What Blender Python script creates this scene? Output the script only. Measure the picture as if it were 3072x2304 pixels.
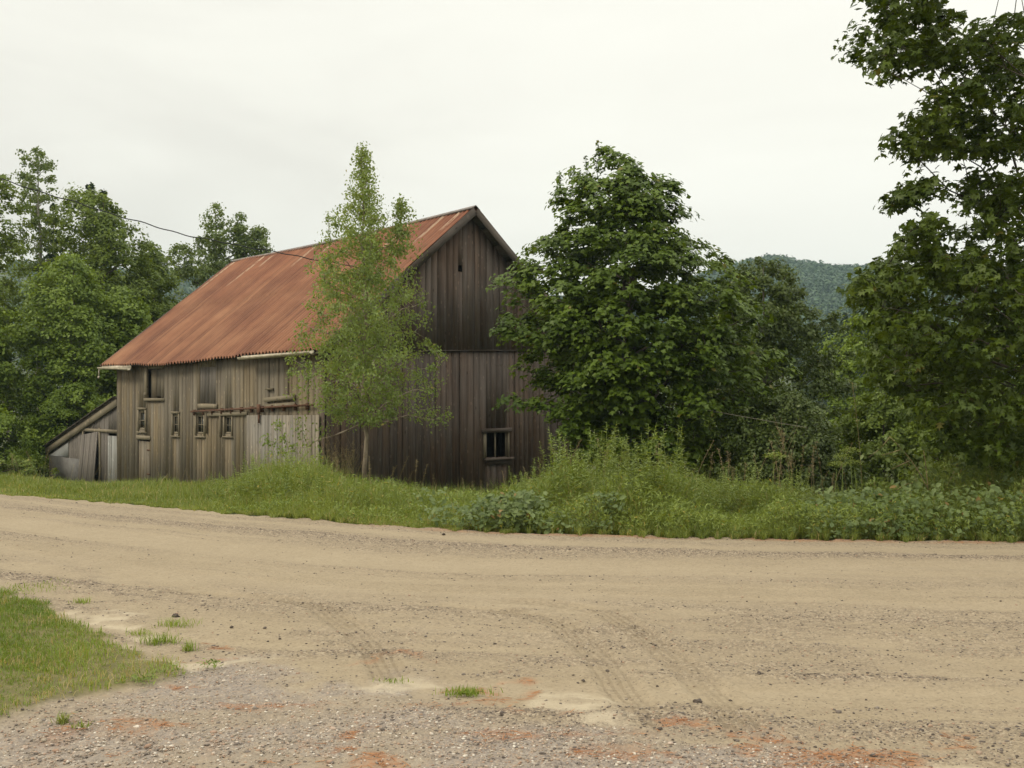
import bpy, math, random
import numpy as np
from mathutils import Vector

# ------------------------------------------------------------------ camera, sky, sun, exposure
for o in list(bpy.data.objects):
    bpy.data.objects.remove(o)
SC = bpy.context.scene
COL = SC.collection
F, CX, HZ, EYE = 3200.0, 1536.0, 1200.0, 1.6
cam_data = bpy.data.cameras.new('camera')
cam = bpy.data.objects.new('camera', cam_data)
COL.objects.link(cam)
cam.location = (0, 0, EYE)
cam.rotation_euler = (math.radians(90), 0, 0)
cam_data.sensor_width = 36.0
cam_data.lens = 36.0 * F / 3072.0
cam_data.shift_y = (HZ - 1152.0) / 3072.0
cam_data.clip_start = 0.05
cam_data.clip_end = 6000
SC.camera = cam

SUN_DIR = Vector((-0.74, -0.14, 0.66)).normalized()
world = bpy.data.worlds.new('World')
SC.world = world
world.use_nodes = True
wt = world.node_tree
wt.nodes.clear()


def nd(nt, kind, ins=None, **props):
    n = nt.nodes.new(kind)
    for k, v in props.items():
        setattr(n, k, v)
    for k, v in (ins or {}).items():
        s = n.inputs[k]
        if isinstance(v, bpy.types.NodeSocket):
            nt.links.new(v, s)
        else:
            s.default_value = v
    return n


def ramp(nt, fac, stops):
    n = nt.nodes.new('ShaderNodeValToRGB')
    nt.links.new(fac, n.inputs[0])
    el = n.color_ramp.elements
    while len(el) < len(stops):
        el.new(0.5)
    for e, (p, c) in zip(el, stops):
        e.position = p
        e.color = (c[0], c[1], c[2], 1) if isinstance(c, (tuple, list)) else (c, c, c, 1)
    return n.outputs[0]


def mix(nt, fac, a, b, mode='MIX'):
    n = nt.nodes.new('ShaderNodeMix')
    n.data_type = 'RGBA'
    n.blend_type = mode
    for i, v in ((0, fac), (6, a), (7, b)):
        if isinstance(v, bpy.types.NodeSocket):
            nt.links.new(v, n.inputs[i])
        elif i == 0:
            n.inputs[0].default_value = v
        else:
            n.inputs[i].default_value = (v[0], v[1], v[2], 1)
    return n.outputs[2]


def mth(nt, op, a, b=0.0, c=None, clamp=False):
    n = nt.nodes.new('ShaderNodeMath')
    n.operation = op
    n.use_clamp = clamp
    for i, v in enumerate((a, b) if c is None else (a, b, c)):
        if isinstance(v, bpy.types.NodeSocket):
            nt.links.new(v, n.inputs[i])
        else:
            n.inputs[i].default_value = v
    return n.outputs[0]


sky = nd(wt, 'ShaderNodeTexSky', sky_type='NISHITA', sun_disc=False)
sky.sun_elevation = math.asin(SUN_DIR.z)
sky.sun_rotation = math.atan2(SUN_DIR.x, SUN_DIR.y)
tc = nd(wt, 'ShaderNodeTexCoord')
mp = nd(wt, 'ShaderNodeMapping', {'Vector': tc.outputs['Generated'], 'Scale': (1.6, 1.6, 6.5), 'Rotation': (0.0, 0.10, 0.3)})
cl = nd(wt, 'ShaderNodeTexNoise', {'Vector': mp.outputs[0], 'Scale': 1.3, 'Detail': 5.0, 'Roughness': 0.5, 'Distortion': 0.4})
sep = nd(wt, 'ShaderNodeSeparateXYZ', {'Vector': tc.outputs['Generated']})
side = mth(wt, 'MULTIPLY_ADD', sep.outputs[0], 0.40, 0.04)
lum = mth(wt, 'ADD', cl.outputs[0], side)
cloud = ramp(wt, lum, [(0.30, (9.0, 8.68, 8.35)), (0.50, (10.0, 9.72, 9.35)), (0.80, (10.9, 10.65, 10.3))])
# an overcast sky is about twice as bright overhead as near the horizon
zen = mth(wt, 'MULTIPLY_ADD', mth(wt, 'SMOOTH_MIN', mth(wt, 'MAXIMUM', mth(wt, 'SUBTRACT', sep.outputs[2], 0.38), 0.0), 0.6, 0.05), 1.6, 1.0)
cloud = mix(wt, 1.0, cloud, nd(wt, 'ShaderNodeCombineXYZ', {0: zen, 1: zen, 2: mth(wt, 'MULTIPLY', zen, 0.93)}).outputs[0], 'MULTIPLY')
skycol = mix(wt, 0.96, sky.outputs[0], cloud)
bg = nd(wt, 'ShaderNodeBackground', {'Color': skycol, 'Strength': 0.1})
out = nd(wt, 'ShaderNodeOutputWorld', {'Surface': bg.outputs[0]})

sun_data = bpy.data.lights.new('sun', 'SUN')
sun = bpy.data.objects.new('sun', sun_data)
COL.objects.link(sun)
sun.rotation_euler = SUN_DIR.to_track_quat('Z', 'Y').to_euler()
sun.location = (-30, -20, 60)
sun_data.energy = 1.5
sun_data.angle = math.radians(14)
sun_data.color = (1.0, 0.90, 0.72)

SC.view_settings.view_transform = 'Standard'
SC.view_settings.look = 'None'
SC.view_settings.exposure = 0.12
SC.view_settings.gamma = 1.0
SC.render.engine = 'CYCLES'
SC.cycles.max_bounces = 6
SC.cycles.diffuse_bounces = 3
SC.cycles.transmission_bounces = 4
SC.cycles.volume_bounces = 0
SC.cycles.use_denoising = True

# ------------------------------------------------------------------ numeric helpers
RNG = np.random.default_rng(7)
_T = np.random.default_rng(3).random((256, 256))


def vnoise(x, y):
    x = np.asarray(x, float); y = np.asarray(y, float)
    ix = np.floor(x).astype(int); iy = np.floor(y).astype(int)
    fx = x - ix; fy = y - iy
    fx = fx * fx * (3 - 2 * fx); fy = fy * fy * (3 - 2 * fy)
    a = _T[ix & 255, iy & 255]; b = _T[(ix + 1) & 255, iy & 255]
    c = _T[ix & 255, (iy + 1) & 255]; d = _T[(ix + 1) & 255, (iy + 1) & 255]
    return (a * (1 - fx) + b * fx) * (1 - fy) + (c * (1 - fx) + d * fx) * fy


def fbm(x, y, octs=4):
    s = 0; a = 0.5; n = 0
    for i in range(octs):
        s = s + a * vnoise(np.asarray(x) * 2 ** i + 17.3 * i, np.asarray(y) * 2 ** i + 5.1 * i)
        n += a; a *= 0.5
    return s / n


def sm(t):
    t = np.clip(t, 0, 1)
    return t * t * (3 - 2 * t)


def unit(v):
    return v / np.maximum(np.linalg.norm(v, axis=-1, keepdims=True), 1e-9)


def P(px, py, Z):
    return np.array([(px - CX) / F * Z, Z, EYE + (HZ - py) / F * Z])


# ------------------------------------------------------------------ mesh helpers
def make_mesh(name, V, faces, mat=None, attrs=None, smooth=False):
    """V (n,3); faces: list of int arrays (m,k); attrs: name -> (n,) or (n,3)"""
    me = bpy.data.meshes.new(name)
    V = np.asarray(V, np.float32)
    me.vertices.add(len(V))
    me.vertices.foreach_set('co', V.ravel())
    faces = [np.asarray(f, np.int32) for f in faces if len(f)]
    loops = np.concatenate([f.ravel() for f in faces])
    sizes = np.concatenate([np.full(len(f), f.shape[1], np.int32) for f in faces])
    starts = np.concatenate([[0], np.cumsum(sizes)[:-1]]).astype(np.int32)
    me.loops.add(len(loops))
    me.loops.foreach_set('vertex_index', loops)
    me.polygons.add(len(sizes))
    me.polygons.foreach_set('loop_start', starts)
    if smooth:
        me.polygons.foreach_set('use_smooth', np.ones(len(sizes), bool))
    for k, a in (attrs or {}).items():
        a = np.asarray(a, np.float32)
        if a.ndim == 1:
            me.attributes.new(k, 'FLOAT', 'POINT').data.foreach_set('value', a)
        else:
            me.attributes.new(k, 'FLOAT_VECTOR', 'POINT').data.foreach_set('vector', a.ravel())
    me.update(calc_edges=True)
    me.validate()
    if mat:
        me.materials.append(mat)
    return me


def link(name, me, parent=None, loc=None):
    o = bpy.data.objects.new(name, me)
    COL.objects.link(o)
    if parent is not None:
        o.parent = parent
    if loc is not None:
        o.location = loc
    return o


def tag(o, label=None, cat=None, group=None, kind=None):
    for k, v in (('label', label), ('category', cat), ('group', group), ('kind', kind)):
        if v:
            o[k] = v
    return o


def thing(name, loc, label, cat, group=None, rotz=0.0):
    o = bpy.data.objects.new(name, None)
    COL.objects.link(o)
    o.empty_display_size = 0.2
    o.location = loc
    o.rotation_euler = (0, 0, rotz)
    return tag(o, label, cat, group)


def dup(root, loc, rotz=0.0, scale=1.0, label=None):
    r = root.copy(); COL.objects.link(r)
    r.location = loc; r.rotation_euler = (0, 0, rotz); r.scale = (scale, scale, scale)
    if label:
        r['label'] = label
    for ch in list(root.children):
        c = ch.copy(); COL.objects.link(c); c.parent = r
        for g in ch.children:
            d = g.copy(); COL.objects.link(d); d.parent = c
    return r


class MB:
    """collects boxes, tubes, prisms into one mesh"""
    def __init__(self):
        self.V = []; self.F = {3: [], 4: []}; self.n = 0; self.A = {'tint': [], 'st': []}

    def add(self, V, F3=None, F4=None, tint=0.5, st=None):
        V = np.asarray(V, float)
        if F3 is not None and len(F3):
            self.F[3].append(np.asarray(F3, int) + self.n)
        if F4 is not None and len(F4):
            self.F[4].append(np.asarray(F4, int) + self.n)
        self.V.append(V)
        self.A['tint'].append(np.full(len(V), tint) if np.isscalar(tint) else np.asarray(tint))
        self.A['st'].append(V.copy() if st is None else np.asarray(st, float))
        self.n += len(V)

    BF = np.array([[0, 3, 2, 1], [4, 5, 6, 7], [0, 1, 5, 4], [1, 2, 6, 5], [2, 3, 7, 6], [3, 0, 4, 7]])

    def hexa(self, corners, tint=0.5, st=None):
        """8 corners: bottom 4 ccw, top 4"""
        self.add(corners, F4=self.BF, tint=tint, st=st)

    def box(self, lo, hi, tint=0.5, st=None):
        (a, b, c), (d, e, f) = lo, hi
        self.hexa([(a, b, c), (d, b, c), (d, e, c), (a, e, c), (a, b, f), (d, b, f), (d, e, f), (a, e, f)], tint, st)

    def bar(self, p, q, w, h, up=(0, 0, 1), tint=0.5):
        p = np.array(p, float); q = np.array(q, float)
        d = unit(q - p); s = unit(np.cross(d, up)); u = np.cross(s, d)
        c = []
        for e in (p, q):
            c += [e - s * w / 2 - u * h / 2, e + s * w / 2 - u * h / 2, e + s * w / 2 + u * h / 2, e - s * w / 2 + u * h / 2]
        st = np.array([[0, 0, 0]] * 8, float)
        L = np.linalg.norm(q - p)
        for i in range(8):
            st[i] = ((i % 4 in (1, 2)) * w, (i >= 4) * L, (i % 4 >= 2) * h + tint * 9)
        self.hexa(c, tint, st)

    def tube(self, pts, rad, n=6, tint=0.5):
        pts = np.asarray(pts, float)
        m = len(pts)
        rad = np.broadcast_to(np.asarray(rad, float), (m,))
        t = np.gradient(pts, axis=0); t = unit(t)
        ref = np.array([0.31, 0.95, 0.05]) if abs(t[:, 2]).mean() > 0.6 else np.array([0.05, 0.1, 1.0])
        s = unit(np.cross(t, ref)); u = np.cross(t, s)
        a = np.linspace(0, 2 * math.pi, n, endpoint=False)
        V = pts[:, None, :] + rad[:, None, None] * (np.cos(a)[None, :, None] * s[:, None, :] + np.sin(a)[None, :, None] * u[:, None, :])
        i = np.arange(m - 1)[:, None] * n; j = np.arange(n)[None, :]; k = (j + 1) % n
        Fq = np.stack([i + j, i + k, i + n + k, i + n + j], -1).reshape(-1, 4)
        V = np.concatenate([V.reshape(-1, 3), pts[:1], pts[-1:]])
        c0, c1 = m * n, m * n + 1
        jj = np.arange(n); kk = (jj + 1) % n
        F3 = np.concatenate([np.stack([np.full(n, c0), kk, jj], -1), np.stack([np.full(n, c1), (m - 1) * n + jj, (m - 1) * n + kk], -1)])
        self.add(V, F3, Fq, tint)

    def build(self, name, mat, parent=None, smooth=False, loc=None):
        V = np.concatenate(self.V)
        fs = [np.concatenate(self.F[k]) for k in (3, 4) if self.F[k]]
        at = {k: np.concatenate(v) for k, v in self.A.items()}
        return link(name, make_mesh(name, V, fs, mat, at, smooth), parent, loc)


# ------------------------------------------------------------------ materials
def new_mat(name):
    m = bpy.data.materials.new(name)
    m.use_nodes = True
    nt = m.node_tree
    b = nt.nodes['Principled BSDF']
    return m, nt, b


def at(nt, name, out='Fac'):
    return nd(nt, 'ShaderNodeAttribute', attribute_name=name).outputs[out]


def wood_mat(name, dark, mid, light, stain=0.5, warm=None, bump=0.35):
    m, nt, b = new_mat(name)
    st = at(nt, 'st', 'Vector'); ti = at(nt, 'tint')
    stain = stain * 0.55
    g1 = nd(nt, 'ShaderNodeTexNoise', {'Vector': nd(nt, 'ShaderNodeMapping', {'Vector': st, 'Scale': (26, 0.9, 1)}).outputs[0], 'Scale': 1.0, 'Detail': 6.0, 'Roughness': 0.65})
    g2 = nd(nt, 'ShaderNodeTexNoise', {'Vector': nd(nt, 'ShaderNodeMapping', {'Vector': st, 'Scale': (2.2, 0.9, 0.15)}).outputs[0], 'Scale': 1.0, 'Detail': 4.0, 'Roughness': 0.6})
    g3 = nd(nt, 'ShaderNodeTexNoise', {'Vector': nd(nt, 'ShaderNodeMapping', {'Vector': st, 'Scale': (0.55, 0.45, 0.02)}).outputs[0], 'Scale': 1.0, 'Detail': 3.0})
    a = mth(nt, 'MULTIPLY_ADD', g1.outputs[0], 0.72, mth(nt, 'MULTIPLY_ADD', ti, 0.20, 0.205))
    a = mth(nt, 'ADD', a, mth(nt, 'MULTIPLY_ADD', g2.outputs[0], stain, -0.40 - 0.5 * stain + 0.20))
    c = ramp(nt, a, [(0.16, dark), (0.42, mid), (0.78, light)])
    if warm:
        c = mix(nt, mth(nt, 'MULTIPLY', ramp(nt, g3.outputs[0], [(0.42, 0.0), (0.62, 1.0)]), 0.75), c, mix(nt, 1.0, c, warm, 'MULTIPLY'))
    # knots and nail-sized marks
    vo = nd(nt, 'ShaderNodeTexVoronoi', {'Vector': nd(nt, 'ShaderNodeMapping', {'Vector': st, 'Scale': (5.0, 1.7, 3)}).outputs[0], 'Scale': 1.0})
    kn = ramp(nt, vo.outputs['Distance'], [(0.05, 0.0), (0.10, 1.0)])
    c = mix(nt, kn, mix(nt, 1.0, c, (0.45, 0.42, 0.40), 'MULTIPLY'), c)
    v3 = nd(nt, 'ShaderNodeTexVoronoi', {'Vector': nd(nt, 'ShaderNodeMapping', {'Vector': st, 'Scale': (9.0, 4.5, 3)}).outputs[0], 'Scale': 1.0})
    sp = mth(nt, 'MULTIPLY', mth(nt, 'LESS_THAN', v3.outputs['Distance'], 0.20), mth(nt, 'GREATER_THAN', nd(nt, 'ShaderNodeSeparateColor', {'Color': v3.outputs['Color']}).outputs[0], 0.55))
    c = mix(nt, mth(nt, 'MULTIPLY', sp, 0.55), c, mix(nt, 1.0, c, (1.9, 1.85, 1.8), 'MULTIPLY'))
    nt.links.new(c, b.inputs['Base Color'])
    b.inputs['Roughness'].default_value = 0.85
    b.inputs['Specular IOR Level'].default_value = 0.25
    bp = nd(nt, 'ShaderNodeBump', {'Strength': bump, 'Distance': 0.01, 'Height': g1.outputs[0]})
    nt.links.new(bp.outputs[0], b.inputs['Normal'])
    return m


def leaf_mat(name, dark, light, odd=None, trans=0.28, rough=0.5, spec=0.35):
    m, nt, b = new_mat(name)
    ti = at(nt, 'tint')
    stops = [(0.0, dark), (0.8, light)] + ([(0.93, light), (0.97, odd)] if odd else [])
    c = ramp(nt, ti, stops)
    nt.links.new(c, b.inputs['Base Color'])
    b.inputs['Roughness'].default_value = rough
    b.inputs['Specular IOR Level'].default_value = spec
    tcol = mix(nt, 1.0, c, (1.5, 1.35, 0.55), 'MULTIPLY')
    tr = nd(nt, 'ShaderNodeBsdfTranslucent', {'Color': tcol})
    ms = nd(nt, 'ShaderNodeMixShader', {0: trans, 1: b.outputs[0], 2: tr.outputs[0]})
    nt.links.new(ms.outputs[0], nt.nodes['Material Output'].inputs['Surface'])
    return m


def bark_mat(name, c0, c1, sc=8.0):
    m, nt, b = new_mat(name)
    co = nd(nt, 'ShaderNodeTexCoord').outputs['Object']
    n = nd(nt, 'ShaderNodeTexNoise', {'Vector': nd(nt, 'ShaderNodeMapping', {'Vector': co, 'Scale': (1, 1, 0.4)}).outputs[0], 'Scale': sc, 'Detail': 5.0})
    nt.links.new(ramp(nt, n.outputs[0], [(0.35, c0), (0.65, c1)]), b.inputs['Base Color'])
    b.inputs['Roughness'].default_value = 0.9
    b.inputs['Specular IOR Level'].default_value = 0.2
    nt.links.new(nd(nt, 'ShaderNodeBump', {'Strength': 0.6, 'Distance': 0.02, 'Height': n.outputs[0]}).outputs[0], b.inputs['Normal'])
    return m


def plain_mat(name, c0, c1, sc=6.0, rough=0.7, metal=0.0, spec=0.3):
    m, nt, b = new_mat(name)
    co = nd(nt, 'ShaderNodeTexCoord').outputs['Object']
    n = nd(nt, 'ShaderNodeTexNoise', {'Vector': co, 'Scale': sc, 'Detail': 6.0, 'Roughness': 0.65})
    nt.links.new(ramp(nt, n.outputs[0], [(0.35, c0), (0.65, c1)]), b.inputs['Base Color'])
    b.inputs['Roughness'].default_value = rough
    b.inputs['Metallic'].default_value = metal
    b.inputs['Specular IOR Level'].default_value = spec
    return m


def tint_mat(name, stops, rough=0.85, noise=30.0):
    m, nt, b = new_mat(name)
    ti = at(nt, 'tint')
    co = nd(nt, 'ShaderNodeTexCoord').outputs['Object']
    n = nd(nt, 'ShaderNodeTexNoise', {'Vector': co, 'Scale': noise, 'Detail': 3.0})
    f = mth(nt, 'MULTIPLY_ADD', n.outputs[0], 0.2, mth(nt, 'ADD', ti, -0.1))
    nt.links.new(ramp(nt, f, stops), b.inputs['Base Color'])
    b.inputs['Roughness'].default_value = rough
    b.inputs['Specular IOR Level'].default_value = 0.25
    return m


M = {}
M['side'] = wood_mat('weathered side boards', (0.076, 0.064, 0.049), (0.164, 0.139, 0.104), (0.252, 0.220, 0.168), 0.75, (1.10, 0.98, 0.74))
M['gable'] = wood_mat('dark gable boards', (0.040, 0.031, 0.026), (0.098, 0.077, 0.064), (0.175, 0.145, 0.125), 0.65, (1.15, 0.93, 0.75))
M['trim'] = wood_mat('grey trim boards', (0.075, 0.062, 0.045), (0.21, 0.175, 0.12), (0.34, 0.29, 0.21), 0.5)
M['pale'] = wood_mat('bleached door boards', (0.10, 0.088, 0.072), (0.205, 0.187, 0.160), (0.32, 0.30, 0.265), 0.8, (1.08, 0.97, 0.8))
M['hatch'] = wood_mat('dark hatch boards', (0.05, 0.045, 0.04), (0.13, 0.115, 0.10), (0.24, 0.21, 0.18), 0.7)
M['white'] = wood_mat('flaking white paint boards', (0.13, 0.12, 0.10), (0.24, 0.235, 0.215), (0.38, 0.38, 0.36), 0.9)
M['rake'] = wood_mat('dark barge boards', (0.035, 0.028, 0.024), (0.085, 0.068, 0.055), (0.15, 0.125, 0.105), 0.5)
M['greysheet'] = plain_mat('grey sheet metal', (0.095, 0.088, 0.080), (0.16, 0.152, 0.14), 3.0, 0.6)
M['gutter'] = plain_mat('dirty gutter paint', (0.36, 0.31, 0.22), (0.60, 0.54, 0.42), 5.0, 0.55)
M['rust'] = plain_mat('rusted iron', (0.07, 0.035, 0.022), (0.17, 0.085, 0.05), 14.0, 0.85)
M['ridgecap'] = plain_mat('dull grey ridge metal', (0.10, 0.085, 0.075), (0.20, 0.17, 0.15), 5.0, 0.6)
M['cable'] = plain_mat('black cable rubber', (0.012, 0.012, 0.012), (0.03, 0.03, 0.03), 5.0, 0.6)
M['wire'] = plain_mat('weathered wire', (0.10, 0.09, 0.07), (0.18, 0.16, 0.12), 5.0, 0.6)
mg, ntg, bg_ = new_mat('old window glass')
bg_.inputs['Base Color'].default_value = (0.016, 0.018, 0.014, 1)
bg_.inputs['Roughness'].default_value = 0.12
_gn = nd(ntg, 'ShaderNodeTexNoise', {'Scale': 3.0, 'Detail': 3.0})
ntg.links.new(ramp(ntg, _gn.outputs[0], [(0.4, (0.012, 0.012, 0.010)), (0.7, (0.05, 0.055, 0.05))]), bg_.inputs['Base Color'])
ntg.links.new(nd(ntg, 'ShaderNodeBump', {'Strength': 0.08, 'Height': _gn.outputs[0]}).outputs[0], bg_.inputs['Normal'])
M['glass'] = mg

# rusty corrugated roofing: st = (along the ridge, down the slope, 0)
m, nt, b = new_mat('rusted corrugated roofing')
st = at(nt, 'st', 'Vector')
n1 = nd(nt, 'ShaderNodeTexNoise', {'Vector': nd(nt, 'ShaderNodeMapping', {'Vector': st, 'Scale': (7.5, 0.16, 1)}).outputs[0], 'Scale': 1.0, 'Detail': 3.0, 'Roughness': 0.6})
n2 = nd(nt, 'ShaderNodeTexNoise', {'Vector': nd(nt, 'ShaderNodeMapping', {'Vector': st, 'Scale': (0.7, 0.6, 1)}).outputs[0], 'Scale': 1.0, 'Detail': 6.0, 'Roughness': 0.65})
n3 = nd(nt, 'ShaderNodeTexNoise', {'Vector': nd(nt, 'ShaderNodeMapping', {'Vector': st, 'Scale': (22, 3, 1)}).outputs[0], 'Scale': 1.0, 'Detail': 6.0, 'Roughness': 0.7})
c = ramp(nt, mth(nt, 'MULTIPLY_ADD', n1.outputs[0], 0.4, mth(nt, 'MULTIPLY', n2.outputs[0], 0.6)), [(0.33, (0.120, 0.042, 0.022)), (0.47, (0.215, 0.086, 0.043)), (0.66, (0.315, 0.143, 0.072))])
c = mix(nt, 0.15, c, ramp(nt, n3.outputs[0], [(0.3, (0.115, 0.040, 0.024)), (0.7, (0.38, 0.165, 0.080))]))
sx = nd(nt, 'ShaderNodeSeparateXYZ', {'Vector': st})
# pale bare streaks running down from the ridge, along single ribs
rib = nd(nt, 'ShaderNodeTexWhiteNoise', {'W': mth(nt, 'FLOOR', mth(nt, 'MULTIPLY_ADD', sx.outputs[0], 5.88235, 2.0588))}, noise_dimensions='1D')
pick = mth(nt, 'GREATER_THAN', rib.outputs[0], 0.84)
lenr = mth(nt, 'MULTIPLY_ADD', mth(nt, 'SUBTRACT', rib.outputs[0], 0.84), 16.0, 0.35)
fade = mth(nt, 'SUBTRACT', 1.0, mth(nt, 'DIVIDE', sx.outputs[1], lenr), clamp=True)
strk = mth(nt, 'MULTIPLY', mth(nt, 'MULTIPLY', pick, mth(nt, 'POWER', fade, 0.5)), ramp(nt, n3.outputs[0], [(0.40, 0.0), (0.52, 1.0)]))
c = mix(nt, mth(nt, 'MULTIPLY', strk, 0.85), c, (0.56, 0.45, 0.31))
hf = nd(nt, 'ShaderNodeTexWhiteNoise', {'W': mth(nt, 'FLOOR', mth(nt, 'MULTIPLY_ADD', sx.outputs[0], 11.7647, 4.1176))}, noise_dimensions='1D')
c = mix(nt, mth(nt, 'MULTIPLY', hf.outputs[0], 0.48), c, mix(nt, 1.0, c, (0.48, 0.44, 0.44), 'MULTIPLY'))
bl = nd(nt, 'ShaderNodeTexNoise', {'Vector': nd(nt, 'ShaderNodeMapping', {'Vector': st, 'Scale': (0.45, 0.9, 1)}).outputs[0], 'Scale': 1.0, 'Detail': 4.0})
c = mix(nt, ramp(nt, bl.outputs[0], [(0.42, 0.0), (0.66, 0.55)]), c, mix(nt, 1.0, c, (1.25, 1.45, 1.5), 'MULTIPLY'))
# a redder wash near the ridge
c = mix(nt, mth(nt, 'MULTIPLY', mth(nt, 'SUBTRACT', 1.0, mth(nt, 'MULTIPLY', sx.outputs[1], 0.35), clamp=True), 0.45), c, mix(nt, 1.0, c, (0.95, 0.72, 0.66), 'MULTIPLY'))
nt.links.new(c, b.inputs['Base Color'])
b.inputs['Roughness'].default_value = 0.72
b.inputs['Specular IOR Level'].default_value = 0.35
M['roof'] = m

M['maple'] = leaf_mat('maple leaves', (0.036, 0.073, 0.006), (0.135, 0.200, 0.014), (0.15, 0.14, 0.02), 0.28)
M['overhang'] = leaf_mat('overhanging maple leaves', (0.030, 0.058, 0.005), (0.102, 0.146, 0.010), (0.14, 0.13, 0.02), 0.26)
M['birch'] = leaf_mat('birch leaves', (0.110, 0.165, 0.036), (0.270, 0.345, 0.110), (0.32, 0.28, 0.08), 0.42)
M['forest'] = leaf_mat('forest leaves', (0.064, 0.106, 0.012), (0.185, 0.245, 0.032), None, 0.30)
M['forest_bright'] = leaf_mat('bright forest leaves', (0.078, 0.134, 0.012), (0.205, 0.282, 0.032), None, 0.33)
M['forest_pale'] = leaf_mat('pale poplar leaves', (0.085, 0.130, 0.030), (0.180, 0.235, 0.070), None, 0.34)
M['shrub'] = leaf_mat('shrub leaves', (0.036, 0.061, 0.010), (0.106, 0.145, 0.028), (0.24, 0.27, 0.13), 0.24)
M['conifer'] = leaf_mat('conifer needles', (0.020, 0.042, 0.011), (0.046, 0.080, 0.022), None, 0.12)
M['vine'] = leaf_mat('vine leaves', (0.050, 0.088, 0.020), (0.165, 0.215, 0.068), (0.24, 0.16, 0.05), 0.26)
M['weed'] = leaf_mat('weed leaves', (0.075, 0.125, 0.020), (0.235, 0.295, 0.062), (0.38, 0.31, 0.07), 0.31)
M['grass'] = leaf_mat('tall grass', (0.085, 0.135, 0.020), (0.260, 0.305, 0.072), (0.45, 0.36, 0.17), 0.31)
M['lawn'] = leaf_mat('lawn grass', (0.085, 0.150, 0.014), (0.225, 0.295, 0.045), (0.38, 0.31, 0.13), 0.32)
M['dry'] = leaf_mat('dry stalks', (0.13, 0.095, 0.042), (0.30, 0.235, 0.115), None, 0.15)
M['daisy'] = leaf_mat('white petals', (0.70, 0.70, 0.66), (0.82, 0.82, 0.78), None, 0.2)
M['bark'] = bark_mat('grey bark', (0.045, 0.036, 0.028), (0.125, 0.105, 0.085))
M['birchbark'] = bark_mat('birch bark', (0.14, 0.105, 0.075), (0.40, 0.33, 0.25), 7.0)
M['palebark'] = bark_mat('pale poplar bark', (0.14, 0.13, 0.10), (0.30, 0.285, 0.235), 3.0)
M['hilltree'] = leaf_mat('hillside foliage', (0.022, 0.055, 0.016), (0.055, 0.105, 0.028), None, 0.1)
M['stone'] = tint_mat('road stones', [(0.05, (0.072, 0.056, 0.046)), (0.30, (0.180, 0.152, 0.130)), (0.55, (0.34, 0.285, 0.215)), (0.75, (0.33, 0.215, 0.15)), (0.97, (0.58, 0.53, 0.45))])
M['needle'] = tint_mat('fallen needles', [(0.0, (0.20, 0.075, 0.030)), (1.0, (0.42, 0.20, 0.085))])

# ------------------------------------------------------------------ terrain
_ex = [(-64.0, 54.0), (-40.0, 38.2), (-20.0, 25.3)]
for px, py in ((0, 1483), (350, 1510), (700, 1542), (1000, 1567), (1300, 1590), (1600, 1602), (2000, 1613), (2500, 1622), (3072, 1628)):
    Z = EYE * F / (py - HZ)
    _ex.append(((px - CX) / F * Z, Z))
_ex += [(14.0, 11.5), (40.0, 10.6), (70, 10.2)]
_ex = np.array(_ex)
_gx = np.linspace(-64, 70, 2700)
_gy = np.interp(_gx, _ex[:, 0], _ex[:, 1])
_k = np.hanning(61); _k /= _k.sum()
_gy = np.convolve(np.pad(_gy, 30, mode='edge'), _k, 'valid')
_sl = np.gradient(_gy, _gx)


def edge_y(x):
    x = np.asarray(x, float)
    return np.interp(x, _gx, _gy) + np.where(x < -64, (-64 - x) * 0.62, 0)


def edge_d(x, y):
    c = 1 / np.sqrt(1 + np.interp(x, _gx, _sl) ** 2)
    return (np.asarray(y) - edge_y(x)) * c


def ground_z(x, y):
    x = np.asarray(x, float); y = np.asarray(y, float)
    d = edge_d(x, y)
    v = sm(d / 11.0)
    z = -0.85 * v - 0.34 * v * sm((-5 - x) / 10.0)
    z = z + (fbm(x * 0.45, y * 0.45, 3) - 0.5) * 0.22 * sm(d / 3.0)
    return z


def hit(px, py):
    """where the sight line through a pixel of the photograph meets the ground"""
    for Z in np.arange(3.5, 90, 0.02):
        p = P(px, py, Z)
        if p[2] <= ground_z(p[0], p[1]):
            return p
    return P(px, py, 60.0)


def on_ground(p):
    return (float(p[0]), float(p[1]), float(ground_z(p[0], p[1])))


def flatpt(px, py):
    Z = EYE * F / (py - HZ)
    return np.array([(px - CX) / F * Z, Z])


def poly_sd(poly, x, y):
    """signed distance, positive inside"""
    poly = np.asarray(poly); x = np.asarray(x); y = np.asarray(y)
    ins = np.zeros(x.shape, bool); dm = np.full(x.shape, 1e9)
    n = len(poly)
    for i in range(n):
        ax, ay = poly[i]; bx, by = poly[(i + 1) % n]
        cond = ((ay > y) != (by > y)) & (x < (bx - ax) * (y - ay) / (by - ay + 1e-12) + ax)
        ins ^= cond
        t = np.clip(((x - ax) * (bx - ax) + (y - ay) * (by - ay)) / ((bx - ax) ** 2 + (by - ay) ** 2 + 1e-12), 0, 1)
        dm = np.minimum(dm, np.hypot(x - ax - t * (bx - ax), y - ay - t * (by - ay)))
    return np.where(ins, dm, -dm)


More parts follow.
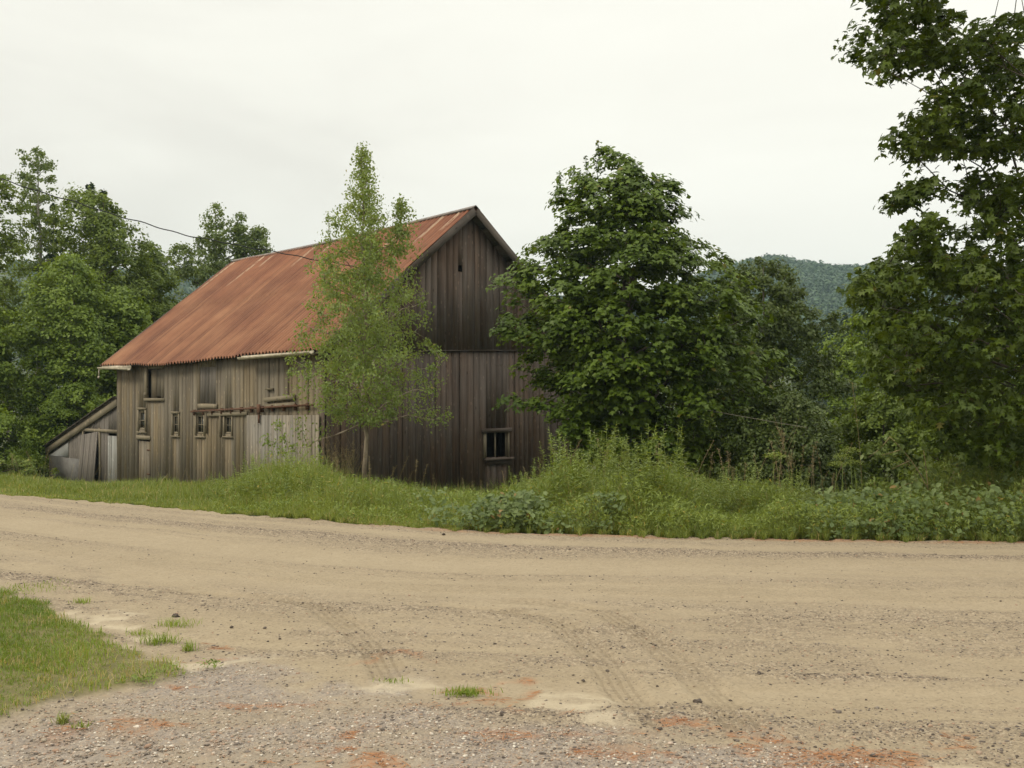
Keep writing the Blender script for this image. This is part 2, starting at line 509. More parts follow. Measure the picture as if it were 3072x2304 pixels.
def line_ds(pts, x, y):
    """distance and arc length to a polyline (signed distance to the left)"""
    best = np.full(x.shape, 1e9); sg = np.zeros(x.shape); ss = np.zeros(x.shape); s0 = 0
    for (ax, ay), (bx, by) in zip(pts[:-1], pts[1:]):
        L = math.hypot(bx - ax, by - ay); ux, uy = (bx - ax) / L, (by - ay) / L
        t = np.clip((x - ax) * ux + (y - ay) * uy, 0, L)
        qx, qy = x - ax - t * ux, y - ay - t * uy
        d = np.hypot(qx, qy); m_ = d < best
        best = np.where(m_, d, best); sg = np.where(m_, np.sign(ux * qy - uy * qx) * d, sg); ss = np.where(m_, s0 + t, ss)
        s0 += L
    return best, sg, ss


LAWN = np.array([flatpt(*p) for p in ((-900, 1735), (0, 1788), (110, 1812), (190, 1868), (300, 1900), (390, 1965), (500, 1985), (535, 2015), (480, 2045), (330, 2075), (150, 2110), (0, 2150), (-900, 2500))])
DRIVE = np.array([flatpt(*p) for p in ((-1500, 2500), (-900, 2480), (0, 2140), (150, 2105), (330, 2070), (480, 2040), (540, 2005), (650, 1985), (800, 2000), (900, 2035), (1100, 2050), (1330, 2085), (1480, 2095), (1640, 2130), (1900, 2175), (2130, 2205), (2400, 2235), (2600, 2265), (2800, 2310), (3400, 2480), (4200, 2900))] + [np.array([4.0, -4.0]), np.array([-9.0, -4.0])])
SANDY = [(1730, 2100, 90, 26), (1850, 2140, 60, 20), (560, 1992, 42, 22), (680, 1975, 120, 16), (340, 1870, 75, 20), (230, 1845, 80, 15), (2800, 2300, 130, 18), (430, 1915, 60, 20), (1250, 2060, 120, 12), (330, 1960, 40, 15)]
NEEDLES = [(1480, 2085, 110, 12), (1590, 2100, 40, 16), (1640, 2130, 110, 14), (1560, 2060, 40, 12), (2080, 2195, 150, 14), (2360, 2225, 130, 14), (2600, 2268, 180, 16), (2720, 2285, 80, 16), (1100, 2205, 90, 14), (1050, 2240, 90, 12), (620, 1940, 60, 10), (2850, 2230, 60, 20), (200, 2200, 200, 12), (1220, 2285, 120, 12), (400, 2180, 120, 12), (2400, 2295, 150, 12), (1150, 1975, 80, 8), (900, 2275, 80, 12), (2000, 2300, 120, 10)]


def blobs(lst, x, y, warp=0.16):
    wx = x + (fbm(x * 3.1, y * 3.1) - 0.5) * warp * 4; wy = y + (fbm(x * 3.1 + 40, y * 3.1) - 0.5) * warp * 4
    r = np.zeros(x.shape)
    for px, py, ax, ay in lst:
        c = flatpt(px, py); e = flatpt(px, py - ay); w = ax / F * c[1]; h = abs(e[1] - c[1])
        q = np.hypot((wx - c[0]) / w, (wy - c[1]) / h)
        r = np.maximum(r, sm(1.5 - q))
    return r


TRK = [[flatpt(*p) for p in q] for q in (
    ((1200, 1812), (1450, 1828), (1600, 1850), (1693, 1880), (1796, 1969), (1881, 2081), (1960, 2170)),
    ((1420, 1795), (1650, 1808), (1825, 1837), (1975, 1940), (2078, 2025), (2162, 2100), (2230, 2180)),
    ((420, 1775), (650, 1785), (850, 1800), (960, 1822), (1060, 1890), (1130, 1960), (1170, 2030)))]


def ground_masks(x, y):
    n1 = fbm(x * 1.7, y * 1.7); n2 = fbm(x * 6 + 9, y * 6)
    d = edge_d(x, y)
    s = x
    g = sm((poly_sd(DRIVE, x, y) + (n1 - 0.5) * 0.7 + (n2 - 0.5) * 0.6) / 0.55 + 0.4) * (0.45 + 0.55 * sm((fbm(x * 1.4 + 80, y * 3.2) - 0.30) / 0.25))
    lw = sm((poly_sd(LAWN, x, y) + (n2 - 0.5) * 0.35 + (n1 - 0.5) * 0.2) / 0.12 + 0.5)
    sand = blobs(SANDY, x, y) * (.35 + .65 * sm((fbm(x * 7 + 3, y * 9) - .34) / .2))
    nee = blobs(NEEDLES, x, y) * sm((n2 - 0.29) / 0.22) * (.4 + .7 * sm((fbm(x * 5 + 12, y * 16) - .36) / .2))
    nee = np.maximum(nee, sm((fbm(x * 2.2 + 70, y * 5.0) - 0.63) / 0.1) * g * 0.8)
    nee = np.maximum(nee, sm((d + 0.24) / 0.12) * sm((x + 3) / 3) * 0.8 * sm((n2 - 0.25) / 0.3))
    # loose gravel left in ridges between the wheel lanes, following the road
    along = fbm(s * 0.35, d * 1.2 + 3)
    wob = (fbm(s * 0.5 + 30, d * 0.3) - 0.5) * 0.5
    dd = d + wob
    rightw = sm((x + 3) / 4.5)
    band = np.exp(-((dd + 1.15) / 0.22) ** 2) * (0.55 + 0.45 * rightw)
    band = np.maximum(band, np.exp(-((dd + 1.9) / 0.18) ** 2) * 0.8 * rightw * sm((along - 0.3) / 0.25))
    band = np.maximum(band, np.exp(-((dd + 3.0) / 0.16) ** 2) * 0.35 * sm((along - 0.35) / 0.2))
    nl = (dd + 4.35) / 0.42
    band = np.maximum(band, np.exp(-nl ** 2) * 0.95 * sm((fbm(s * 0.9, d * 2.5 + 8) - 0.30) / 0.22))
    band = np.maximum(band, np.exp(-((dd + 5.2) / 0.5) ** 2) * 0.75 * sm((fbm(s * 1.1 + 5, d * 2.0) - 0.38) / 0.2) * sm((x + 1.5) / 2))
    band = np.maximum(band, sm((fbm(x * 1.0 + 20, y * 2.2) - 0.52) / 0.16) * 0.55 * sm((-d - 3.9) / 0.8))
    band = np.clip(band, 0, 1) * (1 - 0.8 * sand)
    stk = fbm(s * 0.16 + 11, dd * 3.2 + 40, 4)
    band = np.clip(band + .55 * sm((stk - .56) / .12) * (1 - g) * (1 - lw), 0, 1)
    lane = np.clip(sm((.46 - stk) / .10) * .8 + np.exp(-((dd + 2.35) / 0.55) ** 2) + np.exp(-((dd + 0.6) / 0.3) ** 2) * 0.6, 0, 1)
    return g, lw, sand, nee, band, lane


def road_relief(x, y, fine=True):
    g, lw, sand, nee, band, lane = ground_masks(x, y)
    d = edge_d(x, y)
    z = band * 0.016 * (0.4 + 1.2 * vnoise(x * 13, y * 13)) + (fbm(x * 4, y * 4) - 0.5) * 0.018 + (vnoise(x * 22, y * 22) - 0.5) * 0.010 * (0.4 + g)
    z = z - lane * 0.012 + lw * 0.02
    trk = np.zeros(x.shape); tsg = np.zeros(x.shape); tss = np.zeros(x.shape); tb = np.full(x.shape, 1e9)
    for q in TRK:
        bd, sg, ss = line_ds(q, x, y)
        on = sm((0.12 - bd) / 0.03) * sm((ss) / 0.5)
        tread = 0.5 + 0.5 * np.sign(np.sin(ss * 2 * math.pi / 0.11 + np.abs(sg) * 22))
        groove = (np.abs(np.abs(sg) - 0.035) < 0.012)
        z = z - on * (0.007 + 0.012 * np.where(groove, 0.0, tread)) * (.4 + .9 * vnoise(x * 3, y * 3)) + 0.007 * np.exp(-((bd - 0.145) / 0.03) ** 2) * sm(ss / 0.5)
        k_ = bd < tb
        tb = np.where(k_, bd, tb); tsg = np.where(k_, sg, tsg); tss = np.where(k_, ss, tss)
        trk = np.maximum(trk, on + 0 * np.where(groove, .1, .15 + .85 * tread) * (.4 + .8 * vnoise(x * 3 + 9, y * 3)))
    z = z - sm((d - 0.02 + (vnoise(x * 5, y * 0 + 3) - 0.5) * 0.25) / 0.4) * 0.10
    return z, np.stack([tsg, tss, trk * (.45 + .7 * vnoise(x * 2.2 + 9, y * 2.2))], -1), (g, lw, sand, nee, band, lane)


# one shader for road, drive and lawn soil, driven by the surface masks
m, nt, b = new_mat('dirt and gravel')
co = nd(nt, 'ShaderNodeTexCoord').outputs['Object']
big = nd(nt, 'ShaderNodeTexNoise', {'Vector': co, 'Scale': 0.9, 'Detail': 6.0, 'Roughness': 0.6})
fin = nd(nt, 'ShaderNodeTexNoise', {'Vector': co, 'Scale': 38.0, 'Detail': 5.0, 'Roughness': 0.75})
med = nd(nt, 'ShaderNodeTexNoise', {'Vector': co, 'Scale': 9.0, 'Detail': 5.0, 'Roughness': 0.7})
v1 = nd(nt, 'ShaderNodeTexVoronoi', {'Vector': co, 'Scale': 85.0})
v2 = nd(nt, 'ShaderNodeTexVoronoi', {'Vector': co, 'Scale': 40.0})
s1 = nd(nt, 'ShaderNodeSeparateColor', {'Color': v1.outputs['Color']}).outputs[0]
s2 = nd(nt, 'ShaderNodeSeparateColor', {'Color': v2.outputs['Color']}).outputs[1]
dirt = ramp(nt, mth(nt, 'MULTIPLY_ADD', big.outputs[0], 0.5, mth(nt, 'MULTIPLY', med.outputs[0], 0.5)), [(0.30, (0.215, 0.172, 0.114)), (0.5, (0.280, 0.228, 0.156)), (0.72, (0.340, 0.282, 0.200))])
dirt = mix(nt, 0.40, dirt, ramp(nt, fin.outputs[0], [(0.30, (0.175, 0.134, 0.084)), (0.68, (0.43, 0.35, 0.24))]))
dirt = mix(nt, mth(nt, 'MULTIPLY', mth(nt, 'GREATER_THAN', s1, 0.93), 0.6), dirt, (0.16, 0.125, 0.09))
stn = ramp(nt, mth(nt, 'MULTIPLY_ADD', s1, 0.6, mth(nt, 'MULTIPLY', s2, 0.4)), [(0.15, (0.085, 0.070, 0.058)), (0.40, (0.19, 0.150, 0.110)), (0.62, (0.275, 0.215, 0.15)), (0.85, (0.40, 0.335, 0.25))])
grv = ramp(nt, mth(nt, 'MULTIPLY_ADD', s1, 0.5, mth(nt, 'MULTIPLY', s2, 0.5)), [(0.12, (0.16, 0.140, 0.132)), (0.35, (0.29, 0.252, 0.222)), (0.55, (0.36, 0.315, 0.275)), (0.70, (0.38, 0.28, 0.20)), (0.90, (0.56, 0.51, 0.43))])
grv = mix(nt, 0.30, grv, ramp(nt, med.outputs[0], [(0.3, (0.27, 0.205, 0.15)), (0.7, (0.44, 0.39, 0.33))]))
c = mix(nt, mth(nt, 'MULTIPLY', at(nt, 'band'), 0.92), dirt, stn)
c = mix(nt, mth(nt, 'MULTIPLY', at(nt, 'lane'), 0.45), c, mix(nt, 0.5, dirt, (0.375, 0.308, 0.215)))
tx = nd(nt, 'ShaderNodeSeparateXYZ', {'Vector': at(nt, 'trk', 'Vector')})
ln = mth(nt, 'SINE', mth(nt, 'MULTIPLY', tx.outputs[0], 2 * math.pi / 0.052))
td = mth(nt, 'SINE', mth(nt, 'MULTIPLY_ADD', tx.outputs[1], 2 * math.pi / 0.062, mth(nt, 'MULTIPLY', mth(nt, 'ABSOLUTE', tx.outputs[0]), 40.0)))
tm = mth(nt, 'MULTIPLY_ADD', mth(nt, 'GREATER_THAN', ln, 0.35), 0.55, mth(nt, 'MULTIPLY_ADD', mth(nt, 'GREATER_THAN', td, 0.1), 0.25, 0.12))
tm = mth(nt, 'MULTIPLY', mth(nt, 'MULTIPLY', tm, tx.outputs[2]), ramp(nt, fin.outputs[0], [(0.36, 0.10), (0.60, 0.85)]), clamp=True)
c = mix(nt, tm, c, mix(nt, 1.0, dirt, (0.52, 0.49, 0.46), 'MULTIPLY'))
grv = mix(nt, 1.0, grv, (0.78, 0.78, 0.79), 'MULTIPLY')
c = mix(nt, mth(nt, 'MULTIPLY', at(nt, 'gravel'), 0.88), c, grv)
c = mix(nt, mth(nt, 'MULTIPLY', at(nt, 'sand'), 0.62), c, mix(nt, 0.3, (0.56, 0.485, 0.36), dirt))
c = mix(nt, mth(nt, 'MULTIPLY', mth(nt, 'MULTIPLY', at(nt, 'needle'), 0.88), ramp(nt, fin.outputs[0], [(0.35, 0.2), (0.6, 1.0)])), c, ramp(nt, med.outputs[0], [(0.3, (0.22, 0.10, 0.05)), (0.7, (0.37, 0.20, 0.11))]))
c = mix(nt, mth(nt, 'MULTIPLY', at(nt, 'lawn'), 0.9), c, ramp(nt, med.outputs[0], [(0.3, (0.085, 0.085, 0.03)), (0.7, (0.19, 0.165, 0.07))]))
nt.links.new(c, b.inputs['Base Color'])
b.inputs['Roughness'].default_value = 0.95
b.inputs['Specular IOR Level'].default_value = 0.15
hgt = mth(nt, 'ADD', mth(nt, 'MULTIPLY', fin.outputs[0], 0.6), mth(nt, 'MULTIPLY', mth(nt, 'SUBTRACT', 1.0, v1.outputs['Distance']), mth(nt, 'MULTIPLY_ADD', mth(nt, 'ADD', at(nt, 'gravel'), at(nt, 'band')), 0.9, 0.1)))
nt.links.new(nd(nt, 'ShaderNodeBump', {'Strength': 0.55, 'Distance': 0.012, 'Height': hgt}).outputs[0], b.inputs['Normal'])
M['dirt'] = m

m, nt, b = new_mat('meadow soil')
co = nd(nt, 'ShaderNodeTexCoord').outputs['Object']
n = nd(nt, 'ShaderNodeTexNoise', {'Vector': co, 'Scale': 1.2, 'Detail': 8.0, 'Roughness': 0.7})
nt.links.new(ramp(nt, n.outputs[0], [(0.3, (0.035, 0.045, 0.016)), (0.6, (0.075, 0.088, 0.028)), (0.8, (0.12, 0.10, 0.045))]), b.inputs['Base Color'])
b.inputs['Roughness'].default_value = 1.0
M['meadow'] = m


def grid_faces(nx, ny):
    i = np.arange(nx - 1)[:, None]; j = np.arange(ny - 1)[None, :]
    return np.stack([i * ny + j, (i + 1) * ny + j, (i + 1) * ny + j + 1, i * ny + j + 1], -1).reshape(-1, 4)


# wide ground sheet
gx = np.unique(np.concatenate([np.linspace(-1700, -60, 30), np.linspace(-60, -20, 40), np.linspace(-20, 14, 120), np.linspace(14, 60, 40), np.linspace(60, 1700, 30)]))
gy = np.unique(np.concatenate([np.linspace(-120, -5, 20), np.linspace(-5, 9, 15), np.linspace(9, 45, 130), np.linspace(45, 120, 40), np.linspace(120, 1700, 30)]))
X, Y = np.meshgrid(gx, gy, indexing='ij')
Zg = ground_z(X, Y)
Zg = Zg - 0.12 * sm((0.30 - edge_d(X, Y)) / 0.5) - np.where((Y < -3.5) | (np.abs(X) > 44), 0, 0.0)
o = link('ground', make_mesh('ground', np.stack([X, Y, Zg], -1).reshape(-1, 3), [grid_faces(len(gx), len(gy))], M['meadow'], smooth=True))
tag(o, 'rough grassy ground falling away behind the dirt road', 'ground', kind='structure')

# road, drive and lawn soil: one fine grid, split face by face
rx = np.unique(np.round(np.concatenate([np.arange(-48, -10, 0.35), np.arange(-10, -4.5, 0.07), np.arange(-4.5, 4.2, 0.026), np.arange(4.2, 7, 0.07), np.arange(7, 48, 0.5)]), 4))
rd = np.unique(np.round(np.concatenate([np.arange(-30, -8.4, 0.3), np.arange(-8.4, -3.2, 0.026), np.arange(-3.2, 0.5, 0.035)]), 4))
X, Dd = np.meshgrid(rx, rd, indexing='ij')
Y = edge_y(X) + Dd / 1.0
zz, trk, (g, lw, sand, nee, band, lane) = road_relief(X, Y)
V = np.stack([X, Y, zz], -1).reshape(-1, 3)
FQ = grid_faces(len(rx), len(rd))
A = {'trk': trk.reshape(-1, 3), 'gravel': g.ravel(), 'lawn': lw.ravel(), 'sand': sand.ravel(), 'needle': nee.ravel(), 'band': band.ravel(), 'lane': lane.ravel()}
cls = np.where(lw.ravel() > 0.5, 2, np.where(g.ravel() > 0.5, 1, 0))[FQ[:, 0]]
for k, nm, lab in ((0, 'road', 'pale tan dirt road curving past the barn'), (1, 'driveway', 'grey gravel driveway apron with rusty needle litter'), (2, 'lawn', 'soil under the mown grass corner beside the driveway')):
    fq = FQ[cls == k]
    used = np.unique(fq); remap = np.zeros(len(V), int); remap[used] = np.arange(len(used))
    o = link(nm, make_mesh(nm, V[used], [remap[fq]], M['dirt'], {q: a[used] for q, a in A.items()}, smooth=True))
    tag(o, lab, nm, kind='structure')

# hills
_hp = np.array([(-700, 700), (0, 770), (420, 808), (600, 812), (900, 850), (1400, 905), (1700, 885), (1950, 880), (2150, 806), (2250, 784), (2320, 774), (2420, 786), (2500, 797), (2620, 800), (2750, 815), (3000, 850), (3400, 800), (4000, 830)], float)
HY = 700.0


def hill_z(x, y):
    u = x / np.maximum(y, 1.0)
    top = EYE + (HZ - 42 - np.interp(u * F + CX, _hp[:, 0], _hp[:, 1])) / F * HY
    r = np.where(y < HY, sm((y - 260) / (HY - 260)), 1 - 0.5 * sm((y - HY) / 500))
    return -4 + (top + 4) * r + (fbm(x * 0.018, y * 0.018) - 0.5) * 10 * r


hx = np.linspace(-650, 650, 130); hy = np.linspace(250, 1250, 70)
X, Y = np.meshgrid(hx, hy, indexing='ij')
o = link('hills', make_mesh('hills', np.stack([X, Y, hill_z(X, Y)], -1).reshape(-1, 3), [grid_faces(len(hx), len(hy))], M['meadow'], smooth=True))
tag(o, 'wooded hills rising beyond the valley', 'hills', kind='structure')


def icosphere(sub):
    t = (1 + 5 ** 0.5) / 2
    v = unit(np.array([(-1, t, 0), (1, t, 0), (-1, -t, 0), (1, -t, 0), (0, -1, t), (0, 1, t), (0, -1, -t), (0, 1, -t), (t, 0, -1), (t, 0, 1), (-t, 0, -1), (-t, 0, 1)], float))
    f = [(0, 11, 5), (0, 5, 1), (0, 1, 7), (0, 7, 10), (0, 10, 11), (1, 5, 9), (5, 11, 4), (11, 10, 2), (10, 7, 6), (7, 1, 8), (3, 9, 4), (3, 4, 2), (3, 2, 6), (3, 6, 8), (3, 8, 9), (4, 9, 5), (2, 4, 11), (6, 2, 10), (8, 6, 7), (9, 8, 1)]
    for _ in range(sub):
        v = list(map(tuple, v)); cache = {}; nf = []

        def midp(a, b_):
            k = (min(a, b_), max(a, b_))
            if k not in cache:
                q = np.array(v[a]) + np.array(v[b_]); v.append(tuple(q / np.linalg.norm(q))); cache[k] = len(v) - 1
            return cache[k]
        for a, b_, c_ in f:
            ab, bc, ca = midp(a, b_), midp(b_, c_), midp(c_, a)
            nf += [(a, ab, ca), (b_, bc, ab), (c_, ca, bc), (ab, bc, ca)]
        f = nf; v = np.array(v)
    return np.array(v), np.array(f)


IV, IF_ = icosphere(1)
rng = np.random.default_rng(21)
nh = 16000
u = np.concatenate([rng.uniform(-0.47, 0.20, nh // 3), rng.uniform(0.14, 0.50, 2 * nh // 3)])
yy = rng.uniform(380, 760, len(u)); xx = u * yy
rad = rng.uniform(1.6, 3.6, len(u))
cz = hill_z(xx, yy) + rad * 0.9
HL = 22
idx = np.repeat(np.arange(len(u)), HL)
dv = unit(rng.normal(size=(len(idx), 3)) + np.array([0, 0, .35]))
C = np.stack([xx, yy, cz], -1)[idx] + dv * (rad[idx] * rng.uniform(.65, 1.05, len(idx)))[:, None] * np.array([1, 1, 1.2])
HT = np.clip(.6 * rng.random(len(u))[idx] + .4 * rng.random(len(idx)), 0, 1)
HILL = (C, dv + rng.normal(size=C.shape) * .35, rad[idx] * rng.uniform(.45, .8, len(idx)), HT, rng)
# ------------------------------------------------------------------ barn
NX, NY, NZ = -4.36, 25.0, -0.90
GX, GY = 0.739, 0.673
DX, DY = -0.673, 0.739
ROTZ = math.atan2(GY, GX)
WID, LEN = 8.6, 12.2


def side_pt(px, py):
    u = (px - CX) / F
    l = (NX - u * NY) / (u * DY - DX)
    Z = NY + DY * l
    return l, EYE + (HZ - py) / F * Z - NZ


def gable_pt(px, py):
    u = (px - CX) / F
    l = (NX - u * NY) / (u * GY - GX)
    Z = NY + GY * l
    return l, EYE + (HZ - py) / F * Z - NZ


def zs(zx, zy):      # first close-up of the side wall -> photo pixels
    return 100 + zx * 900 / 2212, 950 + zy * 900 / 2212


def zg(zx, zy):      # close-up of the gable -> photo pixels
    return 750 + zx * 1000 / 1508, 400 + zy * 1000 / 1508


def roof_z(bx, by):
    t = np.abs(bx - WID / 2) / (WID / 2 + 0.35)
    ridge = 7.50 - 0.011 * by - 0.07 * np.sin(np.clip((by + 0.35) / 13.05, 0, 1) * math.pi)
    eave = 3.68 - 0.004 * by - 0.11 * np.exp(-((by - 8.0) / 3.0) ** 2) * (bx < WID / 2)
    return ridge * (1 - t) + eave * t


def boards(mb, axis, plane, outw, s0, s1, zb, zt, openings=(), wmin=0.15, wmax=0.27, thick=0.024, seed=1, jit=0.008, gap=0.007, tlo=0.0, thi=1.0, tfun=None):
    """vertical planks; axis 'y' = side wall (plane is x), axis 'x' = gable (plane is y)"""
    r = random.Random(seed)
    cuts = [s0]
    while cuts[-1] < s1 - wmin:
        cuts.append(min(s1, cuts[-1] + r.uniform(wmin, wmax)))
    cuts[-1] = s1
    tints = {}
    bnds = sorted(set(cuts) | {v for op in openings for v in op[:2] if s0 < v < s1})
    ci = 0
    for a, c in zip(bnds[:-1], bnds[1:]):
        if c - a < 0.004:
            continue
        mid_ = (a + c) / 2
        k = max(i for i, q in enumerate(cuts) if q <= mid_)
        if k not in tints:
            tints[k] = (r.uniform(tlo, thi), r.uniform(-jit, jit), r.uniform(-0.05, 0.06), r.uniform(0, 60), r.uniform(0.2, 1.0) * gap)
        ti, off, dz, so, gp = tints[k]
        if tfun:
            ti = min(1, max(0, ti + tfun(mid_)))
        ga = gp if a in cuts else 0.0
        segs = [[(zb(mid_) + dz * 0.15) if callable(zb) else zb + dz, None]]
        for (o0, o1, oz0, oz1) in sorted(openings, key=lambda q: q[2]):
            if o0 <= mid_ <= o1:
                segs[-1][1] = oz0
                segs.append([oz1, None])
        for z0, z1 in segs:
            a_, c_ = a + ga / 2, c - ga / 2
            ta = zt(a_) if z1 is None else z1
            tc_ = zt(c_) if z1 is None else z1
            if max(ta, tc_) - z0 < 0.02:
                continue
            q = []
            st = []
            lean = r.uniform(-0.006, 0.006)
            for zf in (0, 1):
                for s, tt in ((a_, 0), (c_, 0), (c_, 1), (a_, 1)):
                    z = z0 if zf == 0 else (ta if s == a_ else tc_)
                    p_ = plane + outw * (off + (lean if zf else 0) + (thick if tt == 0 else 0.0))
                    q.append((p_, s, z) if axis == 'y' else (s, p_, z))
                    st.append((s + tt * 0.03, z, so))
            mb.hexa(q, ti, st)


barn = thing('barn', (NX, NY, NZ), 'old weathered grey board barn with a rusty orange corrugated metal roof', 'barn', rotz=ROTZ)


def srect(x0, y0, x1, y1):
    """opening on the side wall from close-up corners -> (l0, l1, z0, z1)"""
    xm, ym = (x0 + x1) / 2, (y0 + y1) / 2
    la, _ = side_pt(*zs(x0, ym)); lb, _ = side_pt(*zs(x1, ym))
    _, za = side_pt(*zs(xm, y0)); _, zb_ = side_pt(*zs(xm, y1))
    return min(la, lb), max(la, lb), min(za, zb_), max(za, zb_)


def grect(x0, y0, x1, y1):
    xm, ym = (x0 + x1) / 2, (y0 + y1) / 2
    la, _ = gable_pt(*zg(x0, ym)); lb, _ = gable_pt(*zg(x1, ym))
    _, za = gable_pt(*zg(xm, y0)); _, zb_ = gable_pt(*zg(xm, y1))
    return min(la, lb), max(la, lb), min(za, zb_), max(za, zb_)


WINS = [srect(786, 698, 834, 832), srect(1038, 728, 1080, 862), srect(1212, 728, 1268, 864), srect(1420, 735, 1472, 864)]
LOFT = srect(850, 385, 972, 600)
DARK = srect(1232, 372, 1352, 640)
SDOOR = srect(775, 908, 866, 1300)
HOLE = srect(977, 1190, 1000, 1275)
RLOFT = srect(1730, 372, 1945, 605)
side_ops = WINS + [LOFT, DARK, SDOOR, HOLE]
mb = MB()
boards(mb, 'y', 0.0, -1, 0.02, LEN, -0.25, lambda s: float(roof_z(0.0, s)) - 0.13, side_ops, seed=5, jit=0.008, gap=0.020,
       tfun=lambda s: -0.12 if s > 9.4 else (0.05 if s < 4 else 0.0))
mb.build('side_wall', M['side'], barn)
belt = lambda s: 3.69 + 0.034 * s
GWIN = grect(1064, 1354, 1160, 1464)
VENT = grect(935, 597, 954, 627)
VENT = (VENT[0], VENT[1], VENT[2], VENT[3])
mb = MB()
boards(mb, 'x', 0.0, -1, 0.0, WID, -0.35, lambda s: float(belt(s)), [GWIN], seed=9, jit=0.009, gap=0.024)
boards(mb, 'x', 0.0, -1, 0.0, WID, 3.9, lambda s: min(float(belt(s)) + 0.5, float(roof_z(s, 0.0)) - 0.14), [], seed=10, jit=0.002)
mb.build('gable_wall', M['gable'], barn)
mb = MB()
r_ = random.Random(3)
boards(mb, 'x', -0.036, -1, 0.01, WID - 0.01, lambda s: float(belt(s)) - 0.03, lambda s: float(roof_z(s, 0.0)) - 0.16, [VENT], seed=14, jit=0.008, gap=0.022, wmin=0.17, wmax=0.3)
for i in range(0):
    pass
mb.build('gable_peak_wall', M['gable'], barn)
mb = MB()
boards(mb, 'x', LEN, 1, 0.0, WID, -0.5, lambda s: float(roof_z(s, LEN)) - 0.14, [], seed=19, gap=0.002, wmin=.25, wmax=.4)
boards(mb, 'y', WID, 1, 0.0, LEN, -0.5, lambda s: float(roof_z(WID, s)) - 0.13, [], seed=20, gap=0.002, wmin=.25, wmax=.4)
mb.build('rear_wall', M['gable'], barn)
# dark strip added as the shadow line where upper boarding laps the lower, corner boards
mb = MB()
for k in range(4):
    a, c_ = WID * k / 4 + 0.012, WID * (k + 1) / 4
    mb.bar((a, -0.050, belt(a) - 0.045), (c_, -0.050, belt(c_) - 0.045 + r_.uniform(-.006, .006)), 0.045, 0.028, tint=r_.uniform(0, .3))
mb.build('lap_shadow_strip', M['rake'], barn)
mb = MB()
mb.bar((-0.036, 0.07, -0.2), (-0.034, 0.06, 3.40), 0.13, 0.02, up=(1, 0, 0), tint=0.4)
mb.bar((0.05, -0.036, -0.2), (0.06, -0.034, 3.55), 0.02, 0.12, up=(1, 0, 0), tint=0.15)
mb.build('corner_board', M['gable'], barn)
# earth floor and posts inside, seen only as darkness
mb = MB()
mb.box((0.1, 0.1, -0.2), (WID - 0.1, LEN - 0.1, -0.1), 0.2)
mb.box((0.3, 0.3, 3.3), (WID - 0.3, LEN - 0.3, 3.42), 0.2)
mb.build('hay_floor', M['rake'], barn)

# roof
PITCH = 0.17
nb = int(13.05 / PITCH * 10)
bys = np.linspace(-0.35, 12.70, nb + 1)
tt = np.concatenate([np.linspace(0.015, 0.485, 7), np.linspace(0.486, 1.0, 7)])
mb = MB()
rr = random.Random(8)
for sgn in (-1, 1):
    Tm, Bm = np.meshgrid(tt, bys, indexing='ij')
    bx = WID / 2 + sgn * Tm * (WID / 2 + 0.35)
    ph = np.abs(((Bm + 0.35) / PITCH) % 1.0 - 0.5)
    zz = roof_z(bx, Bm) - 0.036 * np.cos(ph * 2 * math.pi)
    zz = zz + 0.008 * np.floor(((Bm + .35) / PITCH / 6) % 2)
    zz = zz + np.where(Tm < 0.4855, 0.022, 0.0) + (vnoise(Bm * 0.7, Tm * 6) - 0.5) * 0.035
    edge = (Tm > 0.99)
    zz = zz + edge * (vnoise(Bm * 1.5, Bm * 0 + 2) - 0.5) * 0.03
    bx = bx + sgn * edge * (vnoise(Bm * 1.3, Bm * 0 + 9) - 0.5) * 0.07
    Vv = np.stack([bx, Bm, zz], -1).reshape(-1, 3)
    stv = np.stack([Bm, Tm * 6.0, Bm * 0], -1).reshape(-1, 3)
    n_t = len(tt)
    fq = grid_faces(n_t, len(bys))
    if sgn > 0:
        fq = fq[:, ::-1]
    mb.add(Vv, F4=fq, st=stv)
roof = mb.build('roof', M['roof'], barn, smooth=True)
mb = MB()       # boards under the metal
for sgn in (-1, 1):
    for k in range(10):
        t0, t1 = k / 10 + 0.004, (k + 1) / 10 - 0.004
        t1 = min(t1, 0.975)
        for ys0, ys1 in zip(np.linspace(-.3, 12.62, 9)[:-1], np.linspace(-.3, 12.62, 9)[1:]):
            c8 = []
            for dz in (-0.13, -0.10):
                for (t_, y_) in ((t0, ys0), (t1, ys0), (t1, ys1), (t0, ys1)):
                    x_ = WID / 2 + sgn * t_ * (WID / 2 + 0.35)
                    c8.append((x_, y_, float(roof_z(x_, y_)) + dz))
            mb.hexa(c8, rr.random())
mb.build('roof_deck', M['rake'], roof)
mb = MB()       # ridge cap
N_ = 60
ys = np.linspace(-0.37, 12.72, N_)
zr = roof_z(np.full(N_, WID / 2), ys) + 0.045
Vv = []
for y_, z_ in zip(ys, zr):
    Vv += [(WID / 2 - 0.15, y_, z_ - 0.115), (WID / 2, y_, z_), (WID / 2 + 0.15, y_, z_ - 0.115), (WID / 2, y_, z_ - 0.03)]
fq = []
for i in range(N_ - 1):
    a = i * 4
    fq += [(a, a + 4, a + 5, a + 1), (a + 1, a + 5, a + 6, a + 2), (a + 2, a + 6, a + 7, a + 3), (a + 3, a + 7, a + 4, a)]
mb.add(Vv, F4=fq)
mb.build('ridge_cap', M['ridgecap'], roof)
